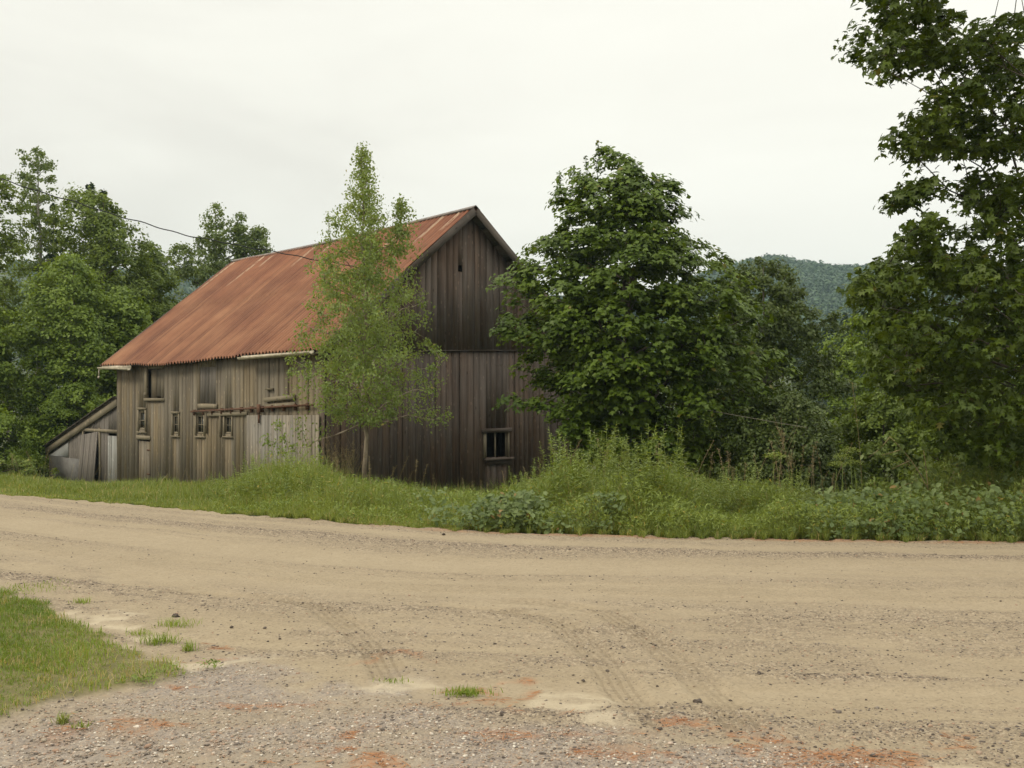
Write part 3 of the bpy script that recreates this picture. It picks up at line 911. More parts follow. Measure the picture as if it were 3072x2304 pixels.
for y_, yo in ((-0.36, -1), (12.70, 1)):    # barge boards on both gables
    for sgn in (-1, 1):
        mb = MB()
        xe = WID / 2 + sgn * (WID / 2 + 0.33)
        a = np.array((WID / 2 + sgn * 0.02, y_, float(roof_z(WID / 2, y_)) - 0.10)); e = np.array((xe, y_, float(roof_z(xe, y_)) - 0.10))
        for k in range(2):
            p, q = a + (e - a) * k / 2, a + (e - a) * (k + 1) / 2
            mb.bar(p, q, 0.026, 0.19, tint=rr.random())
            mb.bar(p + (0, -yo * 0.17, -0.02), q + (0, -yo * 0.17, -0.02), 0.28, 0.022, tint=0.1 + .3 * rr.random())
        mb.build('barge_board', M['rake'], roof)

# windows on the side wall


def window(parent, rect, seed, panes=(2, 3), glass=True, lean=0.0):
    l0, l1, z0, z1 = rect
    rr = random.Random(seed)
    fw = 0.062
    mb = MB()
    for a, c_ in ((l0 - fw, l0 + 0.004), (l1 - 0.004, l1 + fw)):
        mb.box((-0.056, a, z0 - 0.06), (-0.028, c_, z1 + 0.05), rr.uniform(.3, .9), None)
    mb.box((-0.062, l0 - fw - 0.01, z1 + 0.052), (-0.026, l1 + fw + 0.015, z1 + 0.115), rr.uniform(.2, .7))
    for a, c_ in ((l0 - 0.022, l0), (l1, l1 + 0.022)):      # reveal
        mb.box((-0.024, a, z0), (0.10, c_, z1), 0.2)
    mb.box((-0.02, l0, z1), (0.10, l1, z1 + 0.02), 0.2)
    w = mb.build('window', M['trim'], parent)
    mb = MB()
    mb.box((-0.075, l0 - fw - 0.02, z0 - 0.105), (0.02, l1 + fw + 0.02, z0 - 0.062), 0.5)
    mb.build('sill', M['trim'], w)
    mb = MB()
    px_, s_ = 0.012, 0.020
    mb.box((px_ - .02, l0, z0), (px_ + .02, l0 + s_, z1), .5)
    mb.box((px_ - .02, l1 - s_, z0), (px_ + .02, l1, z1), .5)
    mb.box((px_ - .02, l0 + s_, z0), (px_ + .02, l1 - s_, z0 + .05), .5)
    mb.box((px_ - .02, l0 + s_, z1 - .035), (px_ + .02, l1 - s_, z1), .5)
    for i in range(1, panes[0]):
        c_ = l0 + (l1 - l0) * i / panes[0]
        mb.box((px_ - .012, c_ - .007, z0 + .05), (px_ + .012, c_ + .007, z1 - .035), .4)
    for i in range(1, panes[1]):
        c_ = z0 + (z1 - z0) * i / panes[1]
        mb.box((px_ - .010, l0 + s_, c_ - .008), (px_ + .010, l1 - s_, c_ + .008), .4)
    mb.build('sash', M['trim'], w)
    if glass:
        mb = MB()
        mb.box((px_ + .002, l0 + s_ - .004, z0 + .046), (px_ + .006, l1 - s_ + .004, z1 - .031), .5)
        mb.build('pane', M['glass'], w)
    return w


for i, rc in enumerate(WINS):
    window(barn, rc, 40 + i, (1, 2) if i == 0 else (2, 2))

# gable window: empty hole with one mullion, rough lintel and sill
l0, l1, z0, z1 = GWIN
mb = MB()
mb.box((l0 - 0.10, -0.058, z0 - 0.02), (l0 - 0.002, -0.028, z1 + 0.01), .6)
mb.box((l1 + 0.002, -0.058, z0 - 0.05), (l1 + 0.06, -0.028, z1 + 0.01), .3)
mb.box((l0 - 0.10, -0.055, z1 + 0.004), (l1 + 0.06, -0.028, z1 + 0.03), .4)
gw = mb.build('gable_window', M['trim'], barn)
mb = MB()
mb.bar((l0 - 0.16, -0.062, z1 + 0.055), (l1 + 0.12, -0.062, z1 + 0.075), 0.07, 0.11, tint=.2)
mb.build('lintel', M['gable'], gw)
mb = MB()
mb.bar((l0 - 0.08, -0.075, z0 - 0.06), (l1 + 0.18, -0.075, z0 - 0.045), 0.10, 0.06, tint=.6)
mb.bar((l0 + 0.02, -0.050, z0 - 0.15), (l1 + 0.14, -0.050, z0 - 0.14), 0.03, 0.11, tint=.1)
mb.build('sill', M['gable'], gw)
mb = MB()
cm = l0 + (l1 - l0) * 0.46
mb.box((cm - .02, -0.01, z0), (cm + .02, 0.02, z1), .9)
mb.box((l0, -0.01, z0), (l0 + .03, 0.02, z1), .5)
mb.box((l1 - .04, -0.01, z0), (l1, 0.02, z1), .7)
mb.build('mullion', M['trim'], gw)

# loft shutter set back beside its post, dark boarded hatch, small stable door, ledges
l0, l1, z0, z1 = LOFT
mb = MB()
boards(mb, 'y', 0.085, -1, l0 + .005, l1 - 0.06, z0, lambda s: z1 - .01, [], seed=31, wmin=.2, wmax=.4, gap=.004)
ld = mb.build('loft_shutter', M['side'], barn)
mb = MB()
mb.box((-0.075, l1 - .01, z0 + .02), (-0.026, l1 + .13, z1 + .03), .6)
mb.box((-0.09, l1 + .00, z0 + .06), (-0.074, l1 + .15, z0 + .17), .1)
mb.build('post', M['trim'], ld)
mb = MB()
mb.box((-0.085, l0 - .02, z0 - .09), (0.09, l1 + .16, z0 - .003), .55)
mb.build('ledge', M['trim'], ld)
l0, l1, z0, z1 = DARK
mb = MB()
boards(mb, 'y', 0.012, -1, l0 + .006, l1 - .006, z0 + .01, lambda s: z1 + .25, [], seed=33, wmin=.14, wmax=.24)
hd = mb.build('boarded_hatch', M['hatch'], barn)
mb = MB()
mb.box((-0.058, l0 - .10, z0 - .14), (-0.026, l1 + .06, z0 - .01), .75)
mb.build('ledge', M['trim'], hd)
l0, l1, z0, z1 = SDOOR
mb = MB()
boards(mb, 'y', 0.02, -1, l0 + .03, l1 - .012, -0.3, lambda s: z1 - .05 - (s - l0) * -.02, [], seed=35, wmin=.16, wmax=.25)
sdoor = mb.build('stable_door', M['side'], barn)
for zh in (.30, 1.03):
    mb = MB()
    mb.box((-0.03, l0 - .01, z1 - zh - .02), (-0.012, l0 + .22, z1 - zh + .02), .4)
    mb.build('hinge', M['rust'], sdoor)

mb = MB()
mb.box((-0.054, l0 - .05, z1 + .01), (-0.026, l1 + .05, z1 + .13), .6)
mb.build('header', M['trim'], sdoor)
l0, l1, z0, z1 = RLOFT
mb = MB()
mb.bar((-0.075, l0, z0 + .04), (-0.075, l1, z0 - .03), 0.10, 0.11, tint=.9)
mb.bar((-0.05, l0 + .02, z0 - .14), (-0.05, l1, z0 - .19), 0.04, 0.12, tint=.95)
mb.bar((-0.06, l1 - .35, z0 + .24), (-0.06, l1 - .02, z0 + .25), 0.06, 0.05, tint=.05)
mb.build('loft_ledge', M['trim'], barn)

# sliding door on its iron track
la, za = side_pt(*zs(1600, 712)); lb, zb_ = side_pt(*zs(2135, 690))
mb = MB()
dtop = lambda s: 2.52 + (s - lb) * (-0.02)
dz0 = side_pt(*zs(1900, 690))[1]
boards(mb, 'y', -0.085, -1, max(lb, 0.16), la, -0.2, lambda s: dz0 - 0.10 - 0.012 * s, [], seed=44, wmin=.10, wmax=.19, gap=.008)
sd = mb.build('sliding_door', M['pale'], barn)
mb = MB()
p0 = side_pt(*zs(1188, 700)); p1 = side_pt(*zs(2100, 650))
a = np.array((-0.115, p0[0], p0[1])); e = np.array((-0.115, p1[0], p1[1]))
mb.bar(a, e, 0.03, 0.050, tint=.4)
for k in range(12):
    q = a + (e - a) * (k + .3) / 12
    mb.box((-0.112, q[1] - .012, q[2] - .11), (-0.026, q[1] + .012, q[2] + .05), .3)
mb.build('door_track', M['rust'], barn)
mb = MB()
for zx in (1700,):
    l_, z_ = side_pt(*zs(zx, 680))
    mb.box((-0.165, l_ - .07, z_ - .13), (-0.132, l_ + .07, z_ + .12), .3)
    mb.box((-0.155, l_ - .02, z_ - .36), (-0.125, l_ + .03, z_ - .13), .3)
mb.build('hanger', M['rust'], sd)
mb = MB()
p0 = side_pt(*zs(1300, 722)); p1 = side_pt(*zs(1590, 714))
mb.bar((-0.055, p0[0], p0[1]), (-0.055, p1[0], p1[1]), 0.05, 0.10, tint=.75)
p0 = side_pt(*zs(1293, 690)); p1 = side_pt(*zs(1293, 862))
mb.bar((-0.062, p0[0], p0[1]), (-0.062, p1[0], p1[1]), 0.02, 0.09, up=(1, 0, 0), tint=.7)
p0 = side_pt(*zs(1397, 730)); p1 = side_pt(*zs(1397, 890))
mb.bar((-0.065, p0[0], p0[1]), (-0.065, p1[0], p1[1]), 0.02, 0.07, up=(1, 0, 0), tint=.8)
mb.build('batten', M['trim'], barn)


def gutter(l0, l1, tilt):
    n = 7
    mb = MB()
    ang = np.linspace(math.pi, 2 * math.pi, n)
    Vv = []
    for l in (l0, l1):
        zc = float(roof_z(-0.35, l)) - 0.07 + (tilt if l == l1 else 0)
        for rad_ in (0.062, 0.054):
            for a_ in ang:
                Vv.append((-0.40 + rad_ * math.cos(a_), l, zc + rad_ * math.sin(a_)))
    fq = []
    for i in range(n - 1):
        fq += [(i, i + 1, 2 * n + i + 1, 2 * n + i), (n + i, 3 * n + i, 3 * n + i + 1, n + i + 1), (i, n + i, n + i + 1, i + 1), (2 * n + i, 2 * n + i + 1, 3 * n + i + 1, 3 * n + i)]
    fq += [(0, 2 * n, 3 * n, n), (n - 1, 2 * n - 1, 4 * n - 1, 3 * n - 1)]
    mb.add(Vv, F4=fq)
    # fascia the gutter hangs on
    a = (-0.327, l0 + .02, float(roof_z(-0.33, l0)) - .095); e = (-0.327, l1, float(roof_z(-0.33, l1)) - .095)
    mb.bar(a, e, 0.018, 0.10)
    return mb.build('gutter', M['gutter'], barn)


lg = side_pt(425, 1100)[0]
gutter(12.72, lg, -0.05)
gutter(side_pt(760, 1074)[0], 0.0, 0.02)
mb = MB()
zc = float(roof_z(-0.35, 12.68)) - .12
mb.tube([(-0.40, 12.70, zc), (-0.41, 12.70, zc - .25)], 0.018, 6)
mb.tube([(-0.41, 12.70, zc - .25), (-0.44, 12.66, zc - .30)], 0.03, 6)
mb.build('downspout', M['gutter'], barn)

# ------------------------------------------------------------------ lean-to shed at the far end
FX, FY = NX + DX * LEN, NY + DY * LEN
shed = thing('lean_to_shed', (FX, FY, -1.2), 'low grey lean-to shed with a crooked open plank door against the barn end', 'shed', rotz=ROTZ)
ZO = NZ + 1.2      # barn local z -> shed local z


def lt(zx, zy):    # close-up of the lean-to -> (l beyond the barn end, local z)
    l, z = side_pt(zx * 500 / 2074, 1100 + zy * 500 / 2074)
    return l - LEN, z + ZO


pa, pb = lt(1465, 385), lt(588, 1000)
rl = lambda s: pa[1] + (pb[1] - pa[1]) * (s - pa[0]) / (pb[0] - pa[0])
SL = pb[0]
dA0, dA1 = lt(1228, 1100)[0], lt(1035, 1100)[0]
dB0, dB1 = lt(1466, 1100)[0], lt(1335, 1100)[0]
dAt = lt(1130, 815)[1]; dBt = lt(1400, 835)[1]
mb = MB()
boards(mb, 'y', 0.06, -1, 0.03, SL - .1, -0.35, lambda s: rl(s) - .10, [(dA0, dA1, -0.5, dAt), (max(dB0, .04), dB1, -0.5, dBt)], seed=61, wmin=.16, wmax=.3, tlo=.3)
boards(mb, 'x', SL - .12, 1, 0.06, 5.0, -0.35, lambda s: rl(SL) - .05, [], seed=62, wmin=.2, wmax=.35)
boards(mb, 'y', 5.0, 1, 0.03, SL - .1, -0.35, lambda s: rl(s) - .10, [], seed=63, wmin=.25, wmax=.4)
sw = mb.build('wall', M['hatch'], shed)
mb = MB()
q = []
for dz in (0.0, 0.07):
    for x_, s in ((-0.05, 0.02), (5.2, 0.02), (5.2, SL + .12), (-0.05, SL + .12)):
        q.append((x_, s, rl(s) - .03 + dz))
mb.hexa(q, .2)
rr = random.Random(4)
for k in range(14):
    s = SL * (k + .2) / 14
    mb.bar((-0.06, s, rl(s) + .052 + rr.uniform(-.005, .01)), (-0.06, s + SL / 14 * 1.1, rl(s + SL / 14 * 1.1) + .058), .12, .03, tint=rr.random() * .4)
sr = mb.build('roof', M['rake'], shed)
mb = MB()
mb.bar((-0.03, 0.03, rl(0) - .15), (-0.03, SL + .10, rl(SL + .1) - .15), .024, .24, tint=.35)
mb.build('barge_board', M['trim'], sr)
mb = MB()   # grey sheet patched over the low end
z_ = lt(800, 1130)[1]
s0_, s1_ = lt(1015, 1130)[0], SL - .14
mb.box((0.018, s0_, -0.35), (0.032, s1_, z_), .5)
mb.build('metal_sheet', M['greysheet'], shed)
mb = MB()
s2_ = lt(840, 1000)[0]
mb.hexa([(0.02, s2_, z_ + .02), (0.034, s2_, z_ + .02), (0.034, s1_, z_ + .02), (0.02, s1_, z_ + .02), (0.02, s2_, rl(s2_) - .34), (0.034, s2_, rl(s2_) - .34), (0.034, s1_, rl(s1_) - .34), (0.02, s1_, rl(s1_) - .34)], .8)
mb.build('white_panel', M['white'], shed)
# crooked door: hung at the top, foot swung out
mb = MB()
w = dA1 - dA0
boards(mb, 'y', 0.0, -1, -w / 2, w / 2 + .03, -1.92, lambda s: 0.0, [], seed=66, wmin=.12, wmax=.2, gap=.006, tlo=.55)
mb.box((0.002, -w / 2 + .04, -.45), (0.026, w / 2 - .04, -.33), .3)
mb.box((0.002, -w / 2 + .04, -1.6), (0.026, w / 2 - .04, -1.48), .3)
dr = mb.build('crooked_door', M['hatch'], shed, loc=(-0.02, (dA0 + dA1) / 2 + .02, dAt - .04))
dr.rotation_euler = (math.radians(-6.0), math.radians(7.0), 0)
mb = MB()
boards(mb, 'y', 0.045, -1, max(dB0, .06), dB1 - .01, -0.3, lambda s: dBt - .07, [], seed=67, wmin=.12, wmax=.2, gap=.006)
wd = mb.build('white_door', M['white'], shed)
wd['label'] = 'narrow door with flaking white paint'
mb = MB()
mb.box((0.01, dB0 + .03, dBt - .75), (0.022, dB0 + .10, dBt - .66), .4)
mb.build('latch', M['rust'], wd)
mb = MB()
mb.box((-0.01, dA0 - .09, -0.3), (0.035, dA0, dAt + .16), .6)
mb.box((-0.01, dA1, -0.3), (0.035, dA1 + .07, dAt + .02), .6)
mb.box((-0.012, dB0 + .02, dAt + .02), (0.033, dA1 + .1, dAt + .12), .7)
mb.build('door_frame', M['trim'], shed)

# ------------------------------------------------------------------ foliage builders
TEM = {
    'diamond': (np.array([(0, 0, 0), (0.30, 0.45, 0.07), (0, 1, -0.03), (-0.30, 0.45, 0.07)]), np.array([(0, 1, 2), (0, 2, 3)])),
    'lance': (np.array([(0, 0, 0), (0.13, 0.4, 0.03), (0, 1, -0.06), (-0.13, 0.4, 0.03)]), np.array([(0, 1, 2), (0, 2, 3)])),
    'oval': (np.array([(0, 0, 0), (0.30, 0.28, 0.05), (0.27, 0.62, 0.06), (0, 1, -0.08), (-0.27, 0.62, 0.06), (-0.30, 0.28, 0.05)]), np.array([(0, 1, 2), (0, 2, 3), (0, 3, 4), (0, 4, 5)])),
    'lobed': (np.array([(0, 0, 0), (0.52, 0.18, -.06), (0.22, 0.42, 0.04), (0.44, 0.72, -.05), (0.12, 0.66, .04), (0, 1.05, -.10), (-0.12, 0.66, .04), (-0.44, 0.72, -.05), (-0.22, 0.42, .04), (-0.52, 0.18, -.06)]),
              np.array([(0, i, i + 1) for i in range(1, 9)])),
    'tri3': (np.array([(0, 0, 0), (0.50, 0.30, -.05), (0.20, 0.55, .04), (0, 1.0, -.10), (-0.20, 0.55, .04), (-0.50, 0.30, -.05)]), np.array([(0, 1, 2), (0, 2, 3), (0, 3, 4), (0, 4, 5)])),
}


def leaf_cloud(C, Nn, S, T, tem, droop, rng):
    V0, F0 = TEM[tem]
    n = len(C)
    d = rng.normal(size=(n, 3)) * (1 - droop) + np.array([0, 0, -1.0]) * droop
    Nn = unit(Nn)
    b_ = unit(d - Nn * (Nn * d).sum(1, keepdims=True))
    t_ = np.cross(b_, Nn)
    V = C[:, None, :] + S[:, None, None] * (V0[None, :, 0:1] * t_[:, None, :] + (V0[None, :, 1:2] - 0.4) * b_[:, None, :] + V0[None, :, 2:3] * Nn[:, None, :])
    Fc = (F0[None] + (np.arange(n) * len(V0))[:, None, None]).reshape(-1, 3)
    return V.reshape(-1, 3), Fc, np.repeat(T, len(V0))


V, Fc, Tt = leaf_cloud(*HILL[:4], 'diamond', .2, HILL[4])
o = link('hillside_forest', make_mesh('hillside_forest', V, [Fc], M['hilltree'], {'tint': Tt}))
tag(o, 'far blue green forest covering the hillside', 'forest', kind='stuff')


def clump_leaves(cl, cr, out, n, size, rng, flat=0.5, up=0.8, outw=0.5, rnd=0.45, umb=0.5, tvar=0.35, ctint=None):
    """leaves around every clump: cl (k,3) centres, cr (k,) radii, out (k,3) outward direction"""
    k = len(cl)
    idx = np.repeat(np.arange(k), n)
    q = rng.normal(size=(len(idx), 3)) * 0.5
    q *= np.minimum(1, 1.25 / np.maximum(np.linalg.norm(q, axis=1, keepdims=True), 1e-6))
    r2 = (q[:, 0] ** 2 + q[:, 1] ** 2)
    off = np.stack([q[:, 0], q[:, 1], q[:, 2] * flat - umb * r2 * 0.6], -1) * cr[idx][:, None]
    C = cl[idx] + off
    Nn = np.array([0, 0, up]) + out[idx] * outw + unit(off) * 0.35 + rng.normal(size=C.shape) * rnd
    ct = rng.random(k) if ctint is None else ctint
    T = np.clip(0.15 + 0.6 * (ct[idx] * (1 - tvar) + rng.random(len(idx)) * tvar) + (rng.random(len(idx)) > 0.985) * 0.5, 0, 1)
    S = size * rng.uniform(0.65, 1.25, len(idx))
    return C, Nn, S, T


def envelope(profile, ax, Z, n, rng, crp, depth=0.85, inner=0.5, bump=0.18, grow=1.07):
    """clump centres filling an outline measured on the photograph, at depth Z; profile rows (py, left px, right px)"""
    pr = np.array(sorted(profile), float)
    ys = rng.uniform(pr[0, 0], pr[-1, 0], n * 6)
    lft = np.interp(ys, pr[:, 0], pr[:, 1]); rgt = np.interp(ys, pr[:, 0], pr[:, 2])
    keep = rng.random(len(ys)) < (rgt - lft) / (pr[:, 2] - pr[:, 1]).max()
    ys, lft, rgt = ys[keep][:n], lft[keep][:n], rgt[keep][:n]
    axx = np.clip(ax, lft + 5, rgt - 5)
    th = np.arccos(rng.uniform(-1, 1, len(ys))) * np.where(rng.random(len(ys)) < .5, 1, -1)
    r = np.sqrt(rng.uniform(inner ** 2, 1, len(ys)))
    r *= 1 - bump + bump * 2 * vnoise(np.cos(th) * 2.5 + 20 + ax, ys / 90 + np.sin(th) * 2.5)
    r = np.minimum(r, 1.04)
    c_, s_ = np.cos(th), np.sin(th)
    half = np.where(c_ > 0, rgt - axx, axx - lft)
    half = np.maximum(half * grow - crp * .6, 3)
    px = axx + r * c_ * half
    dep = r * s_ * (rgt - lft) / 2 * depth * Z / F
    C = np.stack([(px - CX) / F * Z, Z + dep, EYE + (HZ - ys) / F * Z], -1)
    O = unit(np.stack([c_, s_, np.full(len(ys), 0.25)], -1))
    return C, O


def curve(a, b_, sag, n=6):
    t = np.linspace(0, 1, n)[:, None]
    mid_ = (a + b_) / 2 + np.array([0, 0, sag])
    return (1 - t) ** 2 * a + 2 * t * (1 - t) * mid_ + t ** 2 * b_


def woody(base, top, clumps, rng, r0, n_limbs=14, low=0.12, limb_r=0.35, twig=0.006, wob=0.05, forks=None, twigs=True, n=7):
    """trunk, limbs and twigs reaching the clumps (absolute coordinates)"""
    mb = MB()
    base = np.asarray(base, float); top = np.asarray(top, float)
    m_ = 12
    t = np.linspace(0, 1, m_)
    pts = base + (top - base) * t[:, None]
    H = np.linalg.norm(top - base)
    pts[1:-1, :2] += rng.normal(size=(m_ - 2, 2)) * wob * H * 0.08
    rad = r0 * (1 - t) ** 0.8 * np.where(t < .08, 1.25, 1.0) + 0.008
    mb.tube(pts - np.array([0, 0, 0.1]) * (t[:, None] == 0), rad, n)
    skel = [pts]
    order = rng.permutation(len(clumps))
    for k in order[:n_limbs]:
        c_ = clumps[k]
        hd = np.hypot(*(c_[:2] - base[:2]))
        tz = np.clip((c_[2] - base[2] - hd * rng.uniform(.35, .8)) / max(top[2] - base[2], .1), low, .95)
        a = np.array([np.interp(tz, t, pts[:, i]) for i in range(3)])
        q = curve(a, c_, rng.uniform(-0.02, .12) * np.linalg.norm(c_ - a), 7)
        q[1:-1] += rng.normal(size=(5, 3)) * .025 * np.linalg.norm(c_ - a)
        ra = np.interp(tz, t, rad) * limb_r
        mb.tube(q, np.linspace(ra + .004, twig, 7), 5)
        skel.append(q)
    if twigs:
        sk = np.concatenate(skel)
        rest = order[n_limbs:]
        near = [((sk - clumps[k]) ** 2).sum(1).min() for k in rest]
        for k in rest[np.argsort(near)]:
            c_ = clumps[k]
            dd = ((sk - c_) ** 2).sum(1) + np.where(sk[:, 2] > c_[2] + .25, 4.0, 0)
            q = curve(sk[np.argmin(dd)], c_, .03, 5)
            mb.tube(q, np.linspace(twig * 1.6, twig * .6, 5), 3)
            sk = np.concatenate([sk, q[1:4]])
    return mb


def tree(name, label, cat, base, top, C, O, cr, leaf, mats, r0, seed, n_limbs=14, group=None, crown='crown', extra=None, **wk):
    rng = np.random.default_rng(seed)
    base = np.asarray(base, float)
    root = thing(name, base, label, cat, group)
    mb = woody(base, top, C, rng, r0, n_limbs, **wk)
    mb.V = [v - base for v in mb.V]
    mb.build('trunk', mats[1], root, smooth=True)
    lc = dict(leaf)
    tem = lc.pop('tem'); droop = lc.pop('droop', 0.2); n = lc.pop('n'); size = lc.pop('size')
    Cl, Nn, S, T = clump_leaves(C, cr, O, n, size, rng, **lc)
    V, Fc, Tt = leaf_cloud(Cl, Nn, S, T, tem, droop, rng)
    if extra is not None:
        pass
    link(crown, make_mesh(crown, V - base, [Fc], mats[0], {'tint': Tt}), root)
    return root


def px_tree(name, label, cat, profile, ax, Z, n, crp, leaf, mats, r0, seed, base_px=None, depth=.85, inner=.5, bump=.18, n_limbs=14, group=None, top_py=None, **wk):
    rng = np.random.default_rng(seed + 500)
    C, O = envelope(profile, ax, Z, n, rng, crp, depth, inner, bump)
    cr = crp / F * Z * rng.uniform(.7, 1.35, len(C))
    bx = ((base_px if base_px is not None else ax) - CX) / F * Z
    base = (bx, Z, float(ground_z(bx, Z)))
    tp = P(ax, (min(p[0] for p in profile) + 12) if top_py is None else top_py, Z)
    return tree(name, label, cat, base, tp, C, O, cr, leaf, mats, r0, seed, n_limbs, group, **wk)


# --- birch in front of the barn corner
BIRCH = [(432, 1082, 1098), (470, 1062, 1112), (520, 1030, 1130), (560, 1008, 1146), (610, 985, 1160), (660, 958, 1185), (705, 930, 1205), (760, 915, 1240), (830, 895, 1270), (900, 880, 1295), (960, 862, 1318), (1020, 856, 1338), (1090, 848, 1342), (1150, 870, 1335), (1210, 940, 1335), (1260, 985, 1338)]
ZB = 22.3
rng = np.random.default_rng(101)
C, O = envelope(BIRCH, 1090, ZB, 640, rng, 15, .9, .12, .25, 0.97)
C2, O2 = envelope([(600, 1195, 1240), (640, 1170, 1245), (700, 1160, 1250), (760, 1150, 1262)], 1205, ZB, 34, rng, 10, 1.0, .1)
C3 = np.array([P(px, py, ZB - dz) for px, py, dz in ((815, 1335, .6), (850, 1310, .7), (880, 1345, .6), (900, 1300, .4), (930, 1330, .5), (960, 1290, .4), (850, 1355, .7), (800, 1320, .9), (835, 1275, .8), (905, 1260, .5), (1000, 1240, .3), (980, 1180, .3), (890, 1180, .6), (870, 1120, .6), (1300, 1230, .2), (1320, 1260, .3), (1290, 1175, .2), (1340, 1245, .3))])
O3 = np.tile(np.array([[-.7, -.5, .2]]), (len(C3), 1))
C = np.concatenate([C, C2, C3]); O = np.concatenate([O, O2, O3])
b0 = hit(1092, 1440); bb = np.array([(1092 - CX) / F * ZB, ZB, 0.0]); bb[2] = ground_z(bb[0], bb[1])
tree('birch_tree', 'slender pale green birch with see-through crown in front of the barn corner', 'tree', bb, P(1084, 445, ZB), C, O,
     np.random.default_rng(5).uniform(.10, .24, len(C)), dict(tem='diamond', n=44, size=.066, droop=.55, flat=1.0, up=.35, outw=.5, rnd=.8, umb=.2), (M['birch'], M["birchbark"]), .046, 11, n_limbs=46, low=.22, limb_r=.40, twig=.004, wob=.10)

# --- big maple against the gable
MAPLE = [(445, 1795, 1812), (470, 1780, 1890), (505, 1725, 1910), (540, 1680, 1965), (562, 1655, 2036), (611, 1612, 2072), (680, 1598, 2085), (740, 1575, 2120), (800, 1550, 2180), (850, 1520, 2225), (900, 1515, 2255), (960, 1515, 2280), (1010, 1530, 2300), (1060, 1555, 2320), (1110, 1570, 2325), (1160, 1580, 2305), (1210, 1600, 2260), (1260, 1630, 2240), (1320, 1690, 2220), (1380, 1750, 2200), (1430, 1800, 2160)]
ZM = 24.0
rng = np.random.default_rng(202)
C, O = envelope(MAPLE, 1885, ZM, 960, rng, 12, .8, .45, .09, 1.13)
lim = np.array([P(px, py, ZM - dz) for px, py, dz in ((1500, 985, 1.0), (1530, 1000, 1.1), (1570, 990, 1.2), (1520, 960, 1.), (1505, 840, .6), (1540, 825, .7), (1575, 815, .8), (1560, 860, .7), (1600, 850, 1.), (1600, 1010, 1.3), (1640, 1030, 1.4), (1530, 1195, 1.2), (1565, 1205, 1.3), (1600, 1200, 1.4), (1640, 1215, 1.5), (1680, 1235, 1.6), (1720, 1260, 1.6), (1700, 1290, 1.7), (1750, 1280, 1.7), (1800, 1320, 1.8), (1850, 1320, 1.6), (1740, 1130, 1.9), (1790, 1100, 2.), (1880, 1090, 2.1), (1920, 1110, 2.), (1860, 1170, 2.1), (2090, 1190, 2.), (2060, 1230, 2.), (2120, 1210, 1.8), (2200, 1040, .8), (2230, 1060, .6), (1980, 1310, 1.9), (1945, 1350, 1.9))])
C = np.concatenate([C, lim]); O = np.concatenate([O, np.tile([[-.5, -.75, .2]], (len(lim), 1))])
bx = (1888 - CX) / F * ZM
maple = tree('maple_tree', 'dense dark green maple with a tall ragged crown standing against the gable', 'tree', (bx, ZM, float(ground_z(bx, ZM))), P(1880, 500, ZM), C, O,
             np.random.default_rng(6).uniform(.18, .38, len(C)), dict(tem='tri3', n=66, size=.125, droop=.35, flat=.42, up=.95, outw=.55, rnd=.38, umb=.75), (M['maple'], M['bark']), .13, 12, n_limbs=44, low=.08, limb_r=.42, twig=.007)
# bare-ish leader shoots on its top
mbs = MB(); Cs = []
for px, py, b_py in ((1792, 425, 520), (1755, 470, 540), (1718, 498, 560), (1785, 470, 540), (1676, 515, 590)):
    q = np.array([P(px + (b_py - py) * .12, b_py, ZM), P(px + 2, py, ZM)])
    mbs.tube(curve(q[0], q[1], .02, 5), np.linspace(.008, .003, 5), 4)
    for t in np.linspace(.35, 1, 7):
        Cs.append(q[0] + (q[1] - q[0]) * t)
Cs = np.array(Cs); bm_ = np.array(maple.location)
mbs.V = [v - bm_ for v in mbs.V]
mbs.build('shoot', M['bark'], maple)
rng = np.random.default_rng(9)
cl_, nn_, ss_, t_ = clump_leaves(Cs, np.full(len(Cs), .06), np.tile([[0, -.5, .5]], (len(Cs), 1)), 5, .085, rng)
v_, f_, tt_ = leaf_cloud(cl_, nn_, ss_, t_, 'tri3', .3, rng)
link('shoot_leaves', make_mesh('shoot_leaves', v_ - bm_, [f_], M['maple'], {'tint': tt_}), maple)

# --- overhanging maple on the right, trunk outside the picture


def in_poly(poly, n, rng):
    poly = np.asarray(poly, float); lo, hi = poly.min(0), poly.max(0)
    out_ = []
    while len(out_) < n:
        q = lo + rng.random((n * 2, 2)) * (hi - lo)
        k = poly_sd(poly, q[:, 0], q[:, 1]) > 0
        out_ += list(q[k])
    return np.array(out_[:n])


